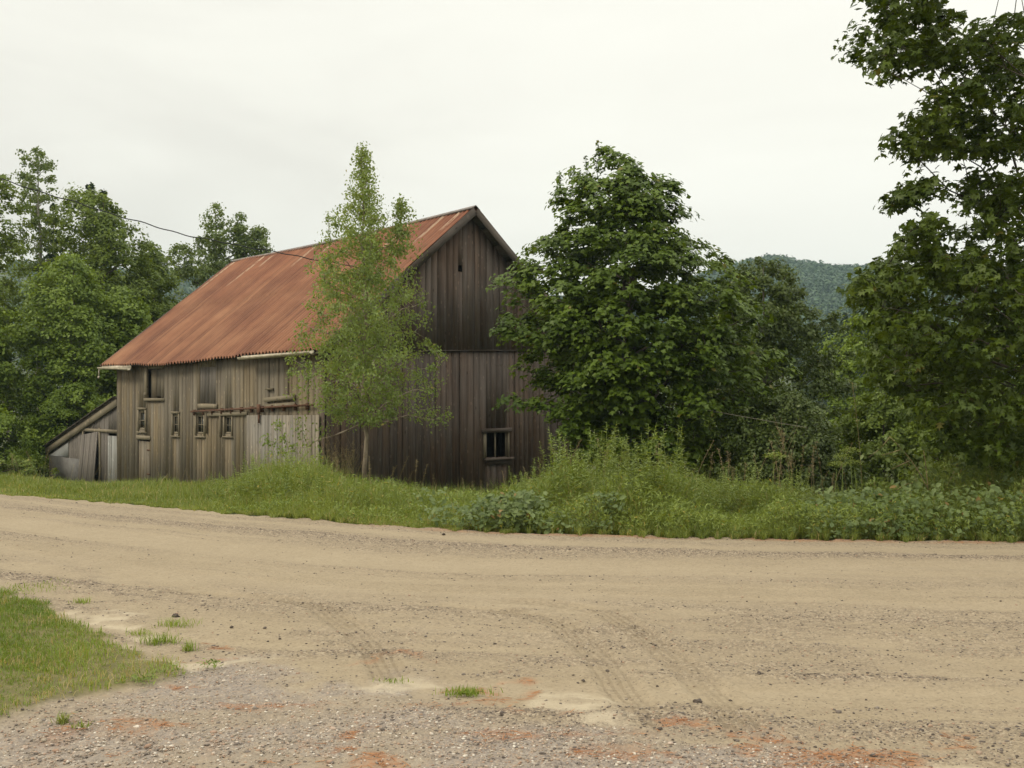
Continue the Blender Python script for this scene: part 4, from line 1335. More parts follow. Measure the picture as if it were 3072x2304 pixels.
rng = np.random.default_rng(303)
MASS = [
    ([(2590, -60), (2585, 60), (2560, 120), (2548, 185), (2600, 200), (2640, 180), (2655, 240), (2700, 235), (2740, 180), (2770, 250), (2790, 330), (2880, 350), (2960, 330), (3100, 380), (3120, 60), (2960, 20), (2930, 60), (2880, 40), (2830, -60)], 175, 14.2, 1.2),
    ([(2760, 340), (2680, 390), (2670, 440), (2720, 470), (2790, 480), (2870, 470), (2960, 480), (3100, 460), (3100, 340), (2900, 320)], 72, 14.6, 1.1),
    ([(2680, 585), (2720, 560), (2790, 530), (2800, 555), (2740, 590), (2700, 610)], 20, 14.0, .3),
    ([(2850, 570), (2890, 540), (2960, 520), (3100, 530), (3100, 640), (3020, 660), (2960, 640), (2900, 620)], 42, 14.6, 1.0),
    ([(2735, 665), (2790, 650), (2850, 690), (2930, 670), (3000, 640), (3120, 620), (3140, 820), (2560, 880), (2570, 830), (2650, 790), (2690, 740), (2730, 700)], 105, 14.4, 1.2),
    ([(2570, 840), (2640, 820), (3140, 780), (3140, 1400), (2960, 1390), (2870, 1330), (2800, 1290), (2720, 1200), (2640, 1150), (2600, 1060), (2640, 980), (2580, 900)], 400, 14.8, 2.0),
    ([(3100, -500), (2900, -450), (2620, -300), (2590, -60), (3120, -40)], 90, 15.0, 2.5),
    ([(3120, -700), (3700, -800), (4100, -300), (4300, 500), (4000, 1200), (3400, 1380), (3120, 1400)], 330, 16.0, 3.2),
]
Cs = []
for poly, n, Z, dz in MASS:
    q = in_poly(poly, n, rng)
    zz_ = Z + rng.uniform(-dz, dz, n)
    Cs.append(np.stack([(q[:, 0] - CX) / F * zz_, zz_, EYE + (HZ - q[:, 1]) / F * zz_], -1))
C = np.concatenate(Cs)
tb = np.array([9.6, 16.2, 0.0]); tb[2] = ground_z(tb[0], tb[1])
O = unit(C - np.array([9.6, 16.2, 3.0]))
tree('overhanging_maple', 'large maple leaning in with dark lobed leaves and open branches against the sky', 'tree', tb, (9.9, 16.5, 10.8), C, O,
     rng.uniform(.13, .28, len(C)), dict(tem='lobed', n=26, size=.108, droop=.45, flat=.55, up=.75, outw=.35, rnd=.55, umb=.5), (M['overhang'], M['bark']), .24, 13, n_limbs=46, low=.10, limb_r=.16, twig=.005, wob=.03)

# --- shrubs right of the maple
LF = dict(tem='diamond', n=60, size=.13, droop=.25, flat=.7, up=.6, outw=.6, rnd=.55, umb=.3)
SH = dict(tem='oval', n=95, size=.085, droop=.2, flat=.75, up=.55, outw=.6, rnd=.6, umb=.3)
px_tree('willow_shrub', 'tall olive green shrub tree right of the dense maple, its top below the mountain', 'shrub', [(788, 2180, 2340), (815, 2160, 2375), (850, 2140, 2410), (890, 2130, 2455), (940, 2130, 2490), (1000, 2130, 2520), (1100, 2150, 2550), (1200, 2160, 2565), (1300, 2160, 2570), (1400, 2150, 2580), (1470, 2180, 2560)], 2290, 27.0, 520, 22, dict(SH, tem='diamond', size=.10, n=85), (M['shrub'], M['bark']), .07, 31, n_limbs=34, low=.05)
px_tree('alder_shrub', 'low dense grey green shrub in front of the taller willow shrub', 'shrub', [(1165, 2300, 2370), (1200, 2240, 2460), (1250, 2190, 2520), (1320, 2150, 2560), (1400, 2120, 2590), (1480, 2130, 2600)], 2350, 22.5, 260, 24, dict(SH, size=.075), (M['shrub'], M['bark']), .04, 32, n_limbs=24, low=.05)
px_tree('elder_shrub', 'dark rounded shrub under the overhanging maple branches, left part of the thicket', 'shrub', [(1180, 2560, 2700), (1230, 2520, 2780), (1300, 2480, 2830), (1380, 2470, 2850), (1470, 2480, 2860)], 2650, 24.0, 190, 26, SH, (M['forest'], M['bark']), .04, 33, n_limbs=20, low=.05)
px_tree('thicket_shrub', 'dark green shrub at the edge of the picture under the overhanging maple', 'shrub', [(1150, 2850, 3000), (1220, 2790, 3180), (1300, 2760, 3260), (1400, 2750, 3300), (1500, 2760, 3300)], 3000, 19.0, 200, 30, SH, (M['forest'], M['bark']), .05, 34, n_limbs=20, low=.05)

# trees of the valley behind the shrubs
px_tree('ash_tree', 'mid green broad tree in the valley between the shrubs and the overhanging maple', 'tree', [(925, 2600, 2680), (960, 2540, 2760), (1000, 2480, 2860), (1100, 2480, 2900), (1200, 2470, 2900), (1320, 2480, 2880), (1400, 2500, 2850)], 2680, 38.0, 330, 26, dict(LF, size=.17), (M['forest_bright'], M['bark']), .12, 35, n_limbs=20, base_px=2690)
px_tree('ash_tree', 'dark broad tree half hidden behind the left side of the dense maple', 'tree', [(950, 1700, 1760), (1000, 1640, 1900), (1100, 1600, 2000), (1250, 1600, 2020), (1400, 1620, 2000)], 1800, 44.0, 150, 30, dict(LF, size=.20), (M['forest'], M['bark']), .12, 36, n_limbs=14)
px_tree('ash_tree', 'dark broad tree glimpsed between the dense maple and the willow shrub', 'tree', [(930, 2130, 2200), (990, 2060, 2300), (1100, 2020, 2360), (1250, 2020, 2360), (1400, 2050, 2340)], 2190, 42.0, 150, 30, dict(LF, size=.20), (M['forest'], M['bark']), .12, 37, n_limbs=14)
px_tree('ash_tree', 'low dark tree closing the gap behind the foot of the maple and willow shrub', 'tree', [(1010, 2080, 2200), (1060, 2020, 2300), (1150, 1990, 2340), (1300, 1990, 2340), (1420, 2000, 2330)], 2160, 33.0, 190, 28, dict(LF, size=.15), (M['forest'], M['bark']), .10, 39, n_limbs=14)
px_tree('ash_tree', 'tall green tree standing far behind the overhanging maple foliage', 'tree', [(900, 2900, 2960), (960, 2840, 3060), (1080, 2790, 3180), (1250, 2780, 3200), (1400, 2800, 3200)], 2980, 36.0, 170, 30, dict(LF, size=.18), (M['forest'], M['bark']), .12, 38, n_limbs=14)

# --- conifers


def conifer(name, label, base, H, R, seed, group=None, n=5200, size=.22):
    rng = np.random.default_rng(seed)
    root = thing(name, base, label, 'tree', group)
    mb = MB()
    mb.tube([(0, 0, -.2), (0, 0, H * .5), (0, 0, H)], [H * .014, H * .008, .01], 6)
    mb.build('trunk', M['bark'], root)
    nw = int(H * 2.6)
    C = []; Nn = []; T = []
    for w in range(nw):
        h = H * (.06 + .94 * (w + rng.random() * .6) / nw)
        r = R * (1 - h / H) ** .85 * rng.uniform(.75, 1.15) + .12
        nb_ = max(4, int(9 * (1 - h / H) + 4))
        for a in rng.uniform(0, 2 * math.pi) + np.arange(nb_) * 2 * math.pi / nb_ + rng.normal(size=nb_) * .2:
            L = r * rng.uniform(.65, 1.1)
            m_ = max(6, int(n / nw / nb_))
            t = np.sqrt(rng.random(m_))
            x = t * L; lat = rng.normal(size=m_) * .16 * L * (1.15 - t)
            z = h - .30 * x + .10 * x * t + rng.normal(size=m_) * .06
            ca, sa = math.cos(a), math.sin(a)
            C.append(np.stack([x * ca - lat * sa, x * sa + lat * ca, z], -1))
            Nn.append(np.array([ca * .3, sa * .3, .8]) + rng.normal(size=(m_, 3)) * .5)
            T.append(np.full(m_, rng.random() * .6) + rng.random(m_) * .4)
    C = np.concatenate(C); Nn = np.concatenate(Nn); T = np.concatenate(T)
    V, Fc, Tt = leaf_cloud(C, Nn, size * rng.uniform(.7, 1.3, len(C)), T, 'diamond', .3, rng)
    link('crown', make_mesh('crown', V, [Fc], M['conifer'], {'tint': Tt}), root)
    return root


def zat(px, Z):
    x = (px - CX) / F * Z
    return (x, Z, float(ground_z(x, Z)))


def con_px(label, px, top_py, Z, R, seed, **k):
    b_ = zat(px, Z)
    return conifer('conifer_tree', label, b_, EYE + (HZ - top_py) / F * Z - b_[2], R, seed, **k)


con_px('taller dark spruce spire poking above the left forest', 272, 548, 58.0, 2.6, 51)
con_px('shorter dark spruce spire beside the taller one above the left forest', 312, 565, 57.0, 2.2, 52)
con_px('dark spruce filling the gap under the poplar in the left forest', 160, 610, 52.0, 2.0, 53)
cp = con_px('dark far conifer in the valley below the mountain', 2500, 950, 130.0, 3.4, 54, group='far conifers below the mountain', n=2600, size=.5)
for px, Z, s, a in ((2455, 140, .95, 1), (2535, 125, 1.0, 2), (2565, 135, 1.1, 3), (2590, 122, 1.0, 4), (2475, 118, .82, 5), (2620, 140, 1.15, 6), (2520, 112, .78, 1.5), (2650, 128, 1.05, 2.5), (2690, 135, 1.1, .5), (2420, 150, 1.0, 3.5), (2730, 130, 1.0, 4.5)):
    dup(cp, zat(px, Z), a, s)

# --- forest on the left
TL = dict(tem='diamond', n=80, size=.165, droop=.25, flat=.65, up=.7, outw=.55, rnd=.5, umb=.4)
px_tree('poplar_tree', 'tall thin pale poplar with sparse see-through top at the far left', 'tree', [(450, 70, 150), (480, 30, 165), (530, 10, 175), (580, 20, 215), (630, 60, 215), (700, 70, 200), (800, 60, 190), (900, 60, 170)], 115, 48.0, 150, 15, dict(TL, n=40, size=.14, up=.3, rnd=.8), (M['forest_pale'], M['palebark']), .13, 61, n_limbs=26, bump=.4, inner=.1, base_px=118)
px_tree('poplar_tree', 'broad grey green poplar leaning over the left margin of the forest', 'tree', [(520, -160, 30), (560, -200, 60), (640, -260, 90), (760, -280, 110), (900, -280, 110), (1050, -260, 100), (1180, -220, 70)], -80, 44.0, 260, 26, TL, (M['forest'], M['palebark']), .2, 62, n_limbs=20, base_px=55)
px_tree('oak_tree', 'large broad green tree with upright crown in the middle of the left forest', 'tree', [(575, 190, 270), (610, 180, 330), (650, 170, 400), (700, 165, 445), (760, 170, 455), (820, 160, 470), (900, 150, 490), (1000, 170, 480), (1100, 180, 440)], 310, 47.0, 300, 28, TL, (M['forest'], M['bark']), .2, 63, n_limbs=26, bump=.32)
px_tree('oak_tree', 'bright green bushy tree nearest the shed in the left forest', 'tree', [(770, 150, 230), (800, 110, 270), (860, 80, 310), (920, 60, 350), (1000, 30, 380), (1080, 20, 400), (1160, 30, 400), (1250, 60, 360), (1330, 90, 300)], 220, 42.0, 380, 27, dict(TL, size=.15, n=90), (M['forest_bright'], M['bark']), .16, 64, n_limbs=26, bump=.32)
px_tree('oak_tree', 'lower bright green tree at the left margin beside the pale trunk', 'tree', [(900, -140, 10), (960, -200, 60), (1050, -220, 90), (1150, -210, 60), (1240, -190, 30), (1330, -170, 10)], -80, 40.0, 240, 27, dict(TL, size=.17), (M['forest_bright'], M['bark']), .14, 65, n_limbs=18)
px_tree('cherry_tree', 'small round topped tree peeping over the far end of the barn roof', 'tree', [(730, 430, 470), (770, 395, 510), (830, 370, 545), (900, 360, 555), (980, 340, 540), (1080, 330, 500)], 460, 50.0, 190, 22, dict(TL, size=.17), (M['forest'], M['bark']), .12, 66, n_limbs=20)
px_tree('cherry_tree', 'dark green tree filling the forest edge behind the barn corner', 'tree', [(870, 330, 420), (930, 300, 460), (1000, 290, 450), (1080, 280, 430), (1180, 300, 400), (1300, 300, 400)], 370, 43.0, 220, 24, dict(TL, size=.17), (M['forest_bright'], M['bark']), .12, 67, n_limbs=18)
# tree with three rounded tops behind the ridge
pr = [(612, 635, 665), (640, 600, 690), (680, 590, 700), (720, 580, 715), (770, 560, 720), (830, 530, 740), (900, 520, 760), (1000, 520, 760)]
rng = np.random.default_rng(68)
C, O = envelope(pr, 645, 54.0, 170, rng, 17, .8, .15, .35)
C2, O2 = envelope([(640, 710, 735), (670, 690, 745), (720, 690, 750), (780, 700, 770)], 720, 54.0, 40, rng, 14, .9, .1)
C3_, O3_ = envelope([(688, 750, 800), (720, 735, 818), (760, 740, 815), (820, 750, 800)], 778, 54.0, 48, rng, 14, .9, .1)
C4, O4 = envelope([(735, 505, 545), (770, 500, 590), (830, 500, 600)], 550, 54.0, 30, rng, 14, .9, .1)
C = np.concatenate([C, C2, C3_, C4]); O = np.concatenate([O, O2, O3_, O4])
tree('ash_tree', 'open crowned tree with three rounded tops rising behind the barn ridge', 'tree', zat(645, 54.0), P(645, 640, 54.0), C, O, rng.uniform(.2, .42, len(C)), dict(TL, n=62, size=.15, up=.45, rnd=.65), (M['forest_pale'], M['bark']), .15, 69, n_limbs=40, low=.25, limb_r=.4, twig=.012)
px_tree('ash_tree', 'dull green tree closing the left margin behind the pale trunk', 'tree', [(760, -120, 60), (830, -200, 140), (950, -220, 170), (1100, -220, 180), (1300, -200, 160)], -10, 58.0, 200, 32, TL, (M['forest'], M['bark']), .12, 74, n_limbs=14)
px_tree('ash_tree', 'dull green tree closing the gap between the oaks and the barn roof', 'tree', [(850, 250, 420), (920, 220, 560), (1050, 220, 600), (1300, 220, 600)], 400, 60.0, 180, 32, TL, (M['forest'], M['bark']), .12, 75, n_limbs=14)
# two trees standing behind the barn, seen only where the roof leaves a gap
px_tree('ash_tree', 'dark tree standing behind the shed between forest and barn', 'tree', [(980, 400, 480), (1040, 330, 520), (1150, 240, 520), (1300, 160, 500)], 400, 46.0, 170, 28, TL, (M['forest'], M['bark']), .12, 70, n_limbs=14)
# undergrowth by the shed
px_tree('sumac_shrub', 'bright leafy shrub crowding the roof edge of the lean-to shed', 'shrub', [(1160, 240, 330), (1200, 160, 350), (1260, 80, 330), (1330, 40, 260), (1400, 30, 160), (1440, 30, 150)], 200, 40.2, 200, 22, dict(SH, size=.11), (M['forest_bright'], M['bark']), .04, 71, n_limbs=14, low=.05)
px_tree('sumac_shrub', 'low round bush left of the shed at the forest foot', 'shrub', [(1230, -60, 40), (1280, -160, 90), (1340, -200, 120), (1420, -200, 130)], -20, 38.0, 170, 22, dict(SH, size=.11), (M['forest_bright'], M['bark']), .04, 72, n_limbs=14, low=.05)

px_tree('sorrel_shrub', 'low brownish green growth hiding the foot of the shed wall', 'shrub', [(1375, 20, 90), (1400, -20, 150), (1420, -20, 200), (1440, -30, 215)], 80, 36.5, 46, 12, dict(SH, size=.08, n=40), (M['weed'], M['bark']), .02, 73, n_limbs=10, low=.05)

# ------------------------------------------------------------------ verge vegetation


def blades(Pb, H, W, rng, lean=.35, tint=None):
    n = len(Pb)
    a = rng.uniform(0, 2 * math.pi, n)
    side_ = np.stack([np.cos(a), np.sin(a), np.zeros(n)], -1)
    b2 = a + math.pi / 2 + rng.normal(size=n) * .6
    ln = np.stack([np.cos(b2), np.sin(b2), np.zeros(n)], -1) * (rng.random(n) ** 1.3 * lean)[:, None]
    up_ = np.array([0, 0, 1.0])
    m1 = Pb + (up_ * .55 + ln * .30) * H[:, None]
    tp = Pb + (up_ * (1 - .25 * np.linalg.norm(ln, axis=1))[:, None] + ln) * H[:, None]
    w = (side_ * W[:, None]) / 2
    V = np.stack([Pb - w, Pb + w, m1 + w * .8, m1 - w * .8, tp], 1).reshape(-1, 3)
    k = np.arange(n)[:, None] * 5
    F4 = k + np.array([[0, 1, 2, 3]]); F3 = k + np.array([[3, 2, 4]])
    T = rng.random(n) if tint is None else tint
    return V, F3, F4, np.repeat(T, 5)


_hpx = np.array([-700, 0, 300, 560, 680, 750, 810, 900, 1000, 1090, 1150, 1300, 1450, 1560, 1640, 1720, 2000, 2150, 2300, 2450, 2700, 2800, 2950, 3200, 3800])
_hb = np.array([.26, .26, .24, .27, .36, .50, .72, .86, .72, .60, .48, .44, .48, .60, .80, .88, .86, .74, .66, .56, .58, .82, 1.05, 1.1, 1.05])
_hf = np.array([.16, .16, .17, .18, .20, .25, .32, .36, .34, .32, .30, .30, .34, .42, .50, .55, .50, .46, .44, .42, .44, .50, .55, .55, .5])


def veg_h(px, d):
    return np.interp(px, _hpx, _hf) + (np.interp(px, _hpx, _hb) - np.interp(px, _hpx, _hf)) * sm((d - .3) / 2.2)


def in_building(x, y, mrg=.12):
    lx = (x - NX) * GX + (y - NY) * GY; ly = (x - NX) * DX + (y - NY) * DY
    return (lx > -mrg) & (lx < WID + .1) & (ly > -mrg) & (ly < LEN + 6.6)


def verge_points(n, rng, dmax=13.0, umin=-.56, umax=.58, pw=1.7):
    u_ = rng.uniform(umin, umax, n)
    y_ = np.full(n, 14.0)
    for _ in range(12):
        y_ = .5 * y_ + .5 * edge_y(u_ * y_)
    y_ = y_ + .03 + (rng.random(n) ** pw) * dmax * np.clip(y_ / 12, 1, 1.7) + (vnoise(u_ * 130, u_ * 0 + 4) - .42) * .34 + (vnoise(u_ * 470, u_ * 0 + 8) - .5) * .16
    x_ = u_ * y_
    k = ~in_building(x_, y_)
    x_, y_ = x_[k], y_[k]
    return np.stack([x_, y_, ground_z(x_, y_) - .01], -1), (x_ / y_) * F + CX, edge_d(x_, y_)


rng = np.random.default_rng(400)
Pb, px_, d_ = verge_points(240000, rng, pw=1.9)
H = veg_h(px_, d_) * rng.uniform(.30, 1.1, len(Pb)) * (.25 + 1.4 * fbm(Pb[:, 0] * 1.5, Pb[:, 1] * 1.5, 5) ** 1.2) * (.30 + .70 * sm((d_ + .1) / .9))
W = np.interp(Pb[:, 1], [10, 20, 35], [.0052, .010, .017]) * rng.uniform(.7, 1.3, len(Pb))
tn = np.clip(.55 * fbm(Pb[:, 0] * .8, Pb[:, 1] * .8) + .5 * rng.random(len(Pb)) - .05 + .12 * ((px_ > 650) & (px_ < 1000)), 0, .88)
tn = np.where(rng.random(len(Pb)) < .03 + .16 * sm((fbm(Pb[:, 0] * 2.1 + 44, Pb[:, 1] * 2.1) - .56) / .14), .98, tn)
V, F3, F4, T = blades(Pb, H, W, rng, 1.15, tn)
o = link('verge_grass', make_mesh('verge_grass', V, [F3, F4], M['grass'], {'tint': T}))
tag(o, 'long green roadside grass along the verge', 'grass', kind='stuff')

# leafy weeds growing through it
Pb, px_, d_ = verge_points(125000, rng, dmax=7.0, umin=-.28, pw=1.3)
k = rng.random(len(Pb)) < np.interp(px_, [450, 800, 1000, 1300, 1600, 1750, 2400], [0, .5, .30, .35, .8, 1, 1])
Pb, px_, d_ = Pb[k], px_[k], d_[k]
hh = veg_h(px_, d_) * (.15 + 1.3 * fbm(Pb[:, 0] * 1.5, Pb[:, 1] * 1.5, 5) ** 1.1)
C = Pb + np.stack([np.zeros(len(Pb)), np.zeros(len(Pb)), hh * rng.random(len(Pb)) ** .6], -1)
T = np.clip(.5 * fbm(C[:, 0] * 1.1 + 6, C[:, 1] * 1.1) + .5 * rng.random(len(C)), 0, .9)
T = np.where(rng.random(len(C)) < .02, 1.0, T)
V, Fc, Tt = leaf_cloud(C, np.array([0, -.15, .5]) + rng.normal(size=C.shape) * .8, rng.uniform(.03, .11, len(C)) * np.interp(d_, [0, 1.5], [.6, 1.0]), T, 'lance', .0, rng)
o = link('verge_weeds', make_mesh('verge_weeds', V, [Fc], M['weed'], {'tint': Tt}))
tag(o, 'mixed leafy weeds crowding the roadside verge', 'weeds', kind='stuff')

# broad dull leaves along the road edge and the vine mound at the right
n = 30000
u_ = np.concatenate([rng.uniform((1230 - CX) / F, (1840 - CX) / F, n // 3), rng.uniform((2250 - CX) / F, .56, 2 * n // 3)])
y_ = np.full(len(u_), 12.0)
for _ in range(12):
    y_ = .5 * y_ + .5 * edge_y(u_ * y_)
pxx = u_ * F + CX
dmx = np.where(pxx < 1900, 1.1, np.interp(pxx, [2250, 2500, 2750, 3072], [.6, 1.3, 3.0, 4.0]))
y_ = y_ + .05 + rng.random(len(u_)) ** 1.4 * dmx
x_ = u_ * y_
dens = fbm(x_ * 1.6 + 3, y_ * 1.6)
k = rng.random(len(u_)) < np.where(pxx < 1900, (.10 + sm((dens - .40) / .25) * .30) * sm((pxx - 1220) / 250) , (.04 + .30 * sm((dens - .40) / .2)) * sm((pxx - 2250) / 450))
x_, y_, pxx, dens = x_[k], y_[k], pxx[k], dens[k]
dd_ = edge_d(x_, y_)
x_ = x_ + rng.normal(size=len(x_)) * .10
hv = np.where(pxx < 1900, .22 + .25 * sm((dens - .35) / .4), veg_h(pxx, dd_) * (.05 + 1.7 * dens ** 1.3)) * (.35 + .65 * sm(dd_ / .6 + .2))
C = np.stack([x_, y_, ground_z(x_, y_) + hv * (1 - rng.random(len(x_)) ** 2 * .9)], -1)
T = np.clip(.6 * fbm(x_ * 2, y_ * 2 + 9) + .4 * rng.random(len(x_)), 0, .9)
T = np.where(rng.random(len(C)) < .012, 1.0, T)
V, Fc, Tt = leaf_cloud(C, np.array([0, -.45, .75]) + rng.normal(size=C.shape) * .38, rng.uniform(.04, .10, len(C)), T, 'oval', .35, rng)
o = link('trailing_vines', make_mesh('trailing_vines', V, [Fc], M['vine'], {'tint': Tt}))
tag(o, 'dull green broad leaved vines sprawling along the road edge', 'vines', kind='stuff')

# --- countable plants


def goldenrod(seed):
    rng = np.random.default_rng(seed)
    root = thing('goldenrod_plant', (0, 0, 0), 'tall leafy goldenrod stalk standing above the roadside weeds', 'plant', 'goldenrod stalks in the roadside weeds')
    mb = MB(); C = []; Nn = []; Bd = []
    for s in range(3):
        H = rng.uniform(.75, 1.1); lx, ly = rng.normal(size=2) * .10; x0, y0 = rng.normal(size=2) * .05
        t = np.linspace(0, 1, 6)[:, None]
        pts = np.concatenate([x0 + lx * t ** 1.6, y0 + ly * t ** 1.6, H * t], 1)
        mb.tube(pts, np.linspace(.005, .002, 6), 4)
        m_ = 46
        tt_ = rng.uniform(.25, 1.0, m_)
        a = np.arange(m_) * 2.4 + rng.normal(size=m_) * .3
        p = np.stack([np.interp(tt_, t[:, 0], pts[:, i]) for i in range(3)], -1)
        L = .115 * (1.15 - tt_ * .75)
        o_ = np.stack([np.cos(a), np.sin(a), np.full(m_, .35)], -1)
        C.append(p + o_ * (L * .4)[:, None]); Nn.append(np.stack([-np.cos(a) * .4, -np.sin(a) * .4, np.ones(m_)], -1)); Bd.append(np.concatenate([o_, L[:, None]], 1))
    mb.build('stem', M['weed'], root)
    C = np.concatenate(C); Nn = unit(np.concatenate(Nn)); Bd = np.concatenate(Bd)
    V0, F0 = TEM['lance']
    b_ = unit(Bd[:, :3] - Nn * (Nn * Bd[:, :3]).sum(1, keepdims=True)); t_ = np.cross(b_, Nn)
    V = C[:, None] + Bd[:, 3][:, None, None] * (V0[None, :, 0:1] * t_[:, None] * 1.2 + (V0[None, :, 1:2] - .4) * b_[:, None] + V0[None, :, 2:3] * Nn[:, None])
    Fc = (F0[None] + (np.arange(len(C)) * 4)[:, None, None]).reshape(-1, 3)
    link('foliage', make_mesh('foliage', V.reshape(-1, 3), [Fc], M['weed'], {'tint': np.repeat(rng.uniform(.35, .9, len(C)), 4)}), root)
    return root


protos = [goldenrod(s) for s in (81, 82, 83, 84)]
rng = np.random.default_rng(85)
spots = []
for lo, hi, cnt, d0, d1, s0, s1 in ((1640, 2060, 80, 1.0, 4.5, .70, 1.32), (2060, 2420, 50, .8, 3.5, .50, .82), (1540, 1660, 18, 1.0, 5, .50, .85), (620, 760, 14, .8, 4.0, .35, .5), (740, 980, 40, .8, 6.0, .5, .9), (2420, 2760, 24, .8, 4.0, .38, .60), (2800, 3200, 26, 1.0, 4.0, .7, 1.05)):
    for _ in range(cnt):
        u = (rng.uniform(lo, hi) - CX) / F; y = 12.0
        for _k in range(12):
            y = .5 * y + .5 * float(edge_y(u * y))
        y += rng.uniform(d0, d1)
        spots.append((u * y, y, rng.uniform(s0, s1)))
used = [False] * 4
for i, (x, y, s) in enumerate(spots):
    p = protos[i % 4]
    loc = (x, y, float(ground_z(x, y)) - .01)
    if i < 4:
        p.location = loc; p.rotation_euler = (0, 0, i * 1.3); p.scale = (s, s, s)
    else:
        dup(p, loc, rng.uniform(0, 6.28), s)


def dry_stalk(seed, name, label, group, H, branches, plume):
    rng = np.random.default_rng(seed)
    root = thing(name, (0, 0, 0), label, 'plant', group)
    mb = MB()
    t = np.linspace(0, 1, 6)[:, None]
    lx, ly = rng.normal(size=2) * .12 * H
    pts = np.concatenate([lx * t ** 2, ly * t ** 2, H * t], 1)
    mb.tube(pts, np.linspace(.0045, .0022, 6), 4, .5)
    for _ in range(branches):
        k = rng.uniform(.35, .9); a = rng.uniform(0, 6.28); L = H * rng.uniform(.15, .4)
        p = np.array([np.interp(k, t[:, 0], pts[:, i]) for i in range(3)])
        mb.tube(curve(p, p + np.array([math.cos(a) * L * .5, math.sin(a) * L * .5, L * .8]), .0, 4), np.linspace(.003, .0015, 4), 3, .4)
    mb.build('stem', M['dry'], root)
    n = plume
    k = rng.uniform(.72, 1.02, n)
    C = np.stack([np.interp(k, t[:, 0], pts[:, i]) for i in range(3)], -1) + rng.normal(size=(n, 3)) * .018
    V, Fc, Tt = leaf_cloud(C, rng.normal(size=(n, 3)), rng.uniform(.02, .045, n), rng.random(n) * .8, 'lance', .1, rng)
    link('seed_head', make_mesh('seed_head', V, [Fc], M['dry'], {'tint': Tt}), root)
    return root


ds = [dry_stalk(91, 'dry_grass_stalk', 'thin tan grass stalk with a feathery seed head in the verge', 'dry grass stalks in the verge', .95, 0, 40),
      dry_stalk(92, 'dry_grass_stalk', 'thin tan grass stalk with a feathery seed head in the verge', 'dry grass stalks in the verge', 1.05, 0, 30)]
rng = np.random.default_rng(93)
i = 0
for lo, hi, cnt, d0, d1, s0, s1 in ((1000, 1660, 46, 4.0, 9.0, .5, .95), (1660, 2500, 30, 2.5, 5.0, .8, 1.25), (60, 760, 26, .5, 5.0, .28, .5), (960, 1070, 12, 7.5, 9.0, .9, 1.2), (2200, 2500, 6, 2.5, 4.5, .8, 1.15), (2400, 3000, 12, 2.5, 5.0, .6, .95)):
    for _ in range(cnt):
        u = (rng.uniform(lo, hi) - CX) / F; y = 12.0
        for _k in range(12):
            y = .5 * y + .5 * float(edge_y(u * y))
        y += rng.uniform(d0, d1); x = u * y
        if in_building(x, y, .1):
            continue
        loc = (x, y, float(ground_z(x, y)))
        if i < 2:
            ds[i].location = loc; ds[i].scale = (rng.uniform(s0, s1),) * 3
        else:
            dup(ds[i % 2], loc, rng.uniform(0, 6.28), rng.uniform(s0, s1))
        i += 1


def place(root, px, Z, s=1.0, rz=0.0):
    root.location = zat(px, Z); root.scale = (s, s, s); root.rotation_euler = (0, 0, rz)
    return root


for k, (px, Z) in enumerate(((1010, 23.6), (1035, 23.9), (1060, 23.4), (985, 23.9))):
    lab = ('bushy brown dead weed at the foot of the barn corner, left of the birch trunk' if k == 0 else None)
    if k == 0:
        dw = place(dry_stalk(95, 'dead_weed', 'rust brown branching dead weed at the barn corner left of the birch trunk', 'dead weeds at the barn corner', 1.25, 14, 90), px, Z)
    else:
        dup(dw, zat(px, Z), k * 2.0, .85 + .1 * k)
place(dry_stalk(96, 'dead_weed', 'rust brown branching dead dock behind the weeds right of the maple', 'dead weeds right of the maple', 1.35, 16, 110), 2380, 15.8)
place(dry_stalk(97, 'mullein_stalk', 'single tall straight bare stalk right of the shrubs', None, 2.0, 0, 26), 2588, 15.2, 1.0)
dw2 = place(dry_stalk(98, 'dead_weed', 'rusty brown sorrel spike in the grass left of the shed', 'brown sorrel spikes left of the shed', 1.1, 4, 80), 100, 36.0, 1.0)
for k, (px, Z) in enumerate(((60, 35.0), (30, 35.5), (130, 36.5), (160, 37.0), (45, 34.0))):
    dup(dw2, zat(px, Z), k * 1.7, .8 + .1 * (k % 3))


def umbel(seed):
    rng = np.random.default_rng(seed)
    root = thing('umbel_plant', (0, 0, 0), 'pale green umbrella headed plant beside the dead stalks right of the maple', 'plant', 'umbel plants right of the maple')
    mb = MB(); mb.tube([(0, 0, 0), (.02, 0, .4), (.05, 0, .78)], [.006, .005, .004], 5)
    top = np.array([.05, 0, .78]); C = []
    for a in np.linspace(0, 6.28, 14, endpoint=False):
        for rr_ in (.06, .11):
            e = top + np.array([math.cos(a) * rr_, math.sin(a) * rr_, .10 - rr_ * rr_ * 3])
            mb.tube(curve(top, e, .01, 3), [.002, .0015, .001], 3); C.append(e)
    mb.build('stem', M['weed'], root)
    C = np.array(C); C = np.repeat(C, 8, 0) + rng.normal(size=(len(C) * 8, 3)) * .012
    V, Fc, Tt = leaf_cloud(C, np.array([0, 0, 1]) + rng.normal(size=C.shape) * .4, np.full(len(C), .022), rng.uniform(.6, .9, len(C)), 'diamond', 0, rng)
    link('flower_head', make_mesh('flower_head', V, [Fc], M['weed'], {'tint': Tt}), root)
    return root


um = umbel(99)
for k, (px, Z, s) in enumerate(((2500, 14.2, .95), (2525, 14.4, 1.05), (2560, 14.6, 1.15), (2575, 14.3, .95), (2665, 14.8, 1.1), (2690, 14.6, .95), (2310, 13.6, 1.1))):
    if k == 0:
        place(um, px, Z, s)
    else:
        dup(um, zat(px, Z), k, s)

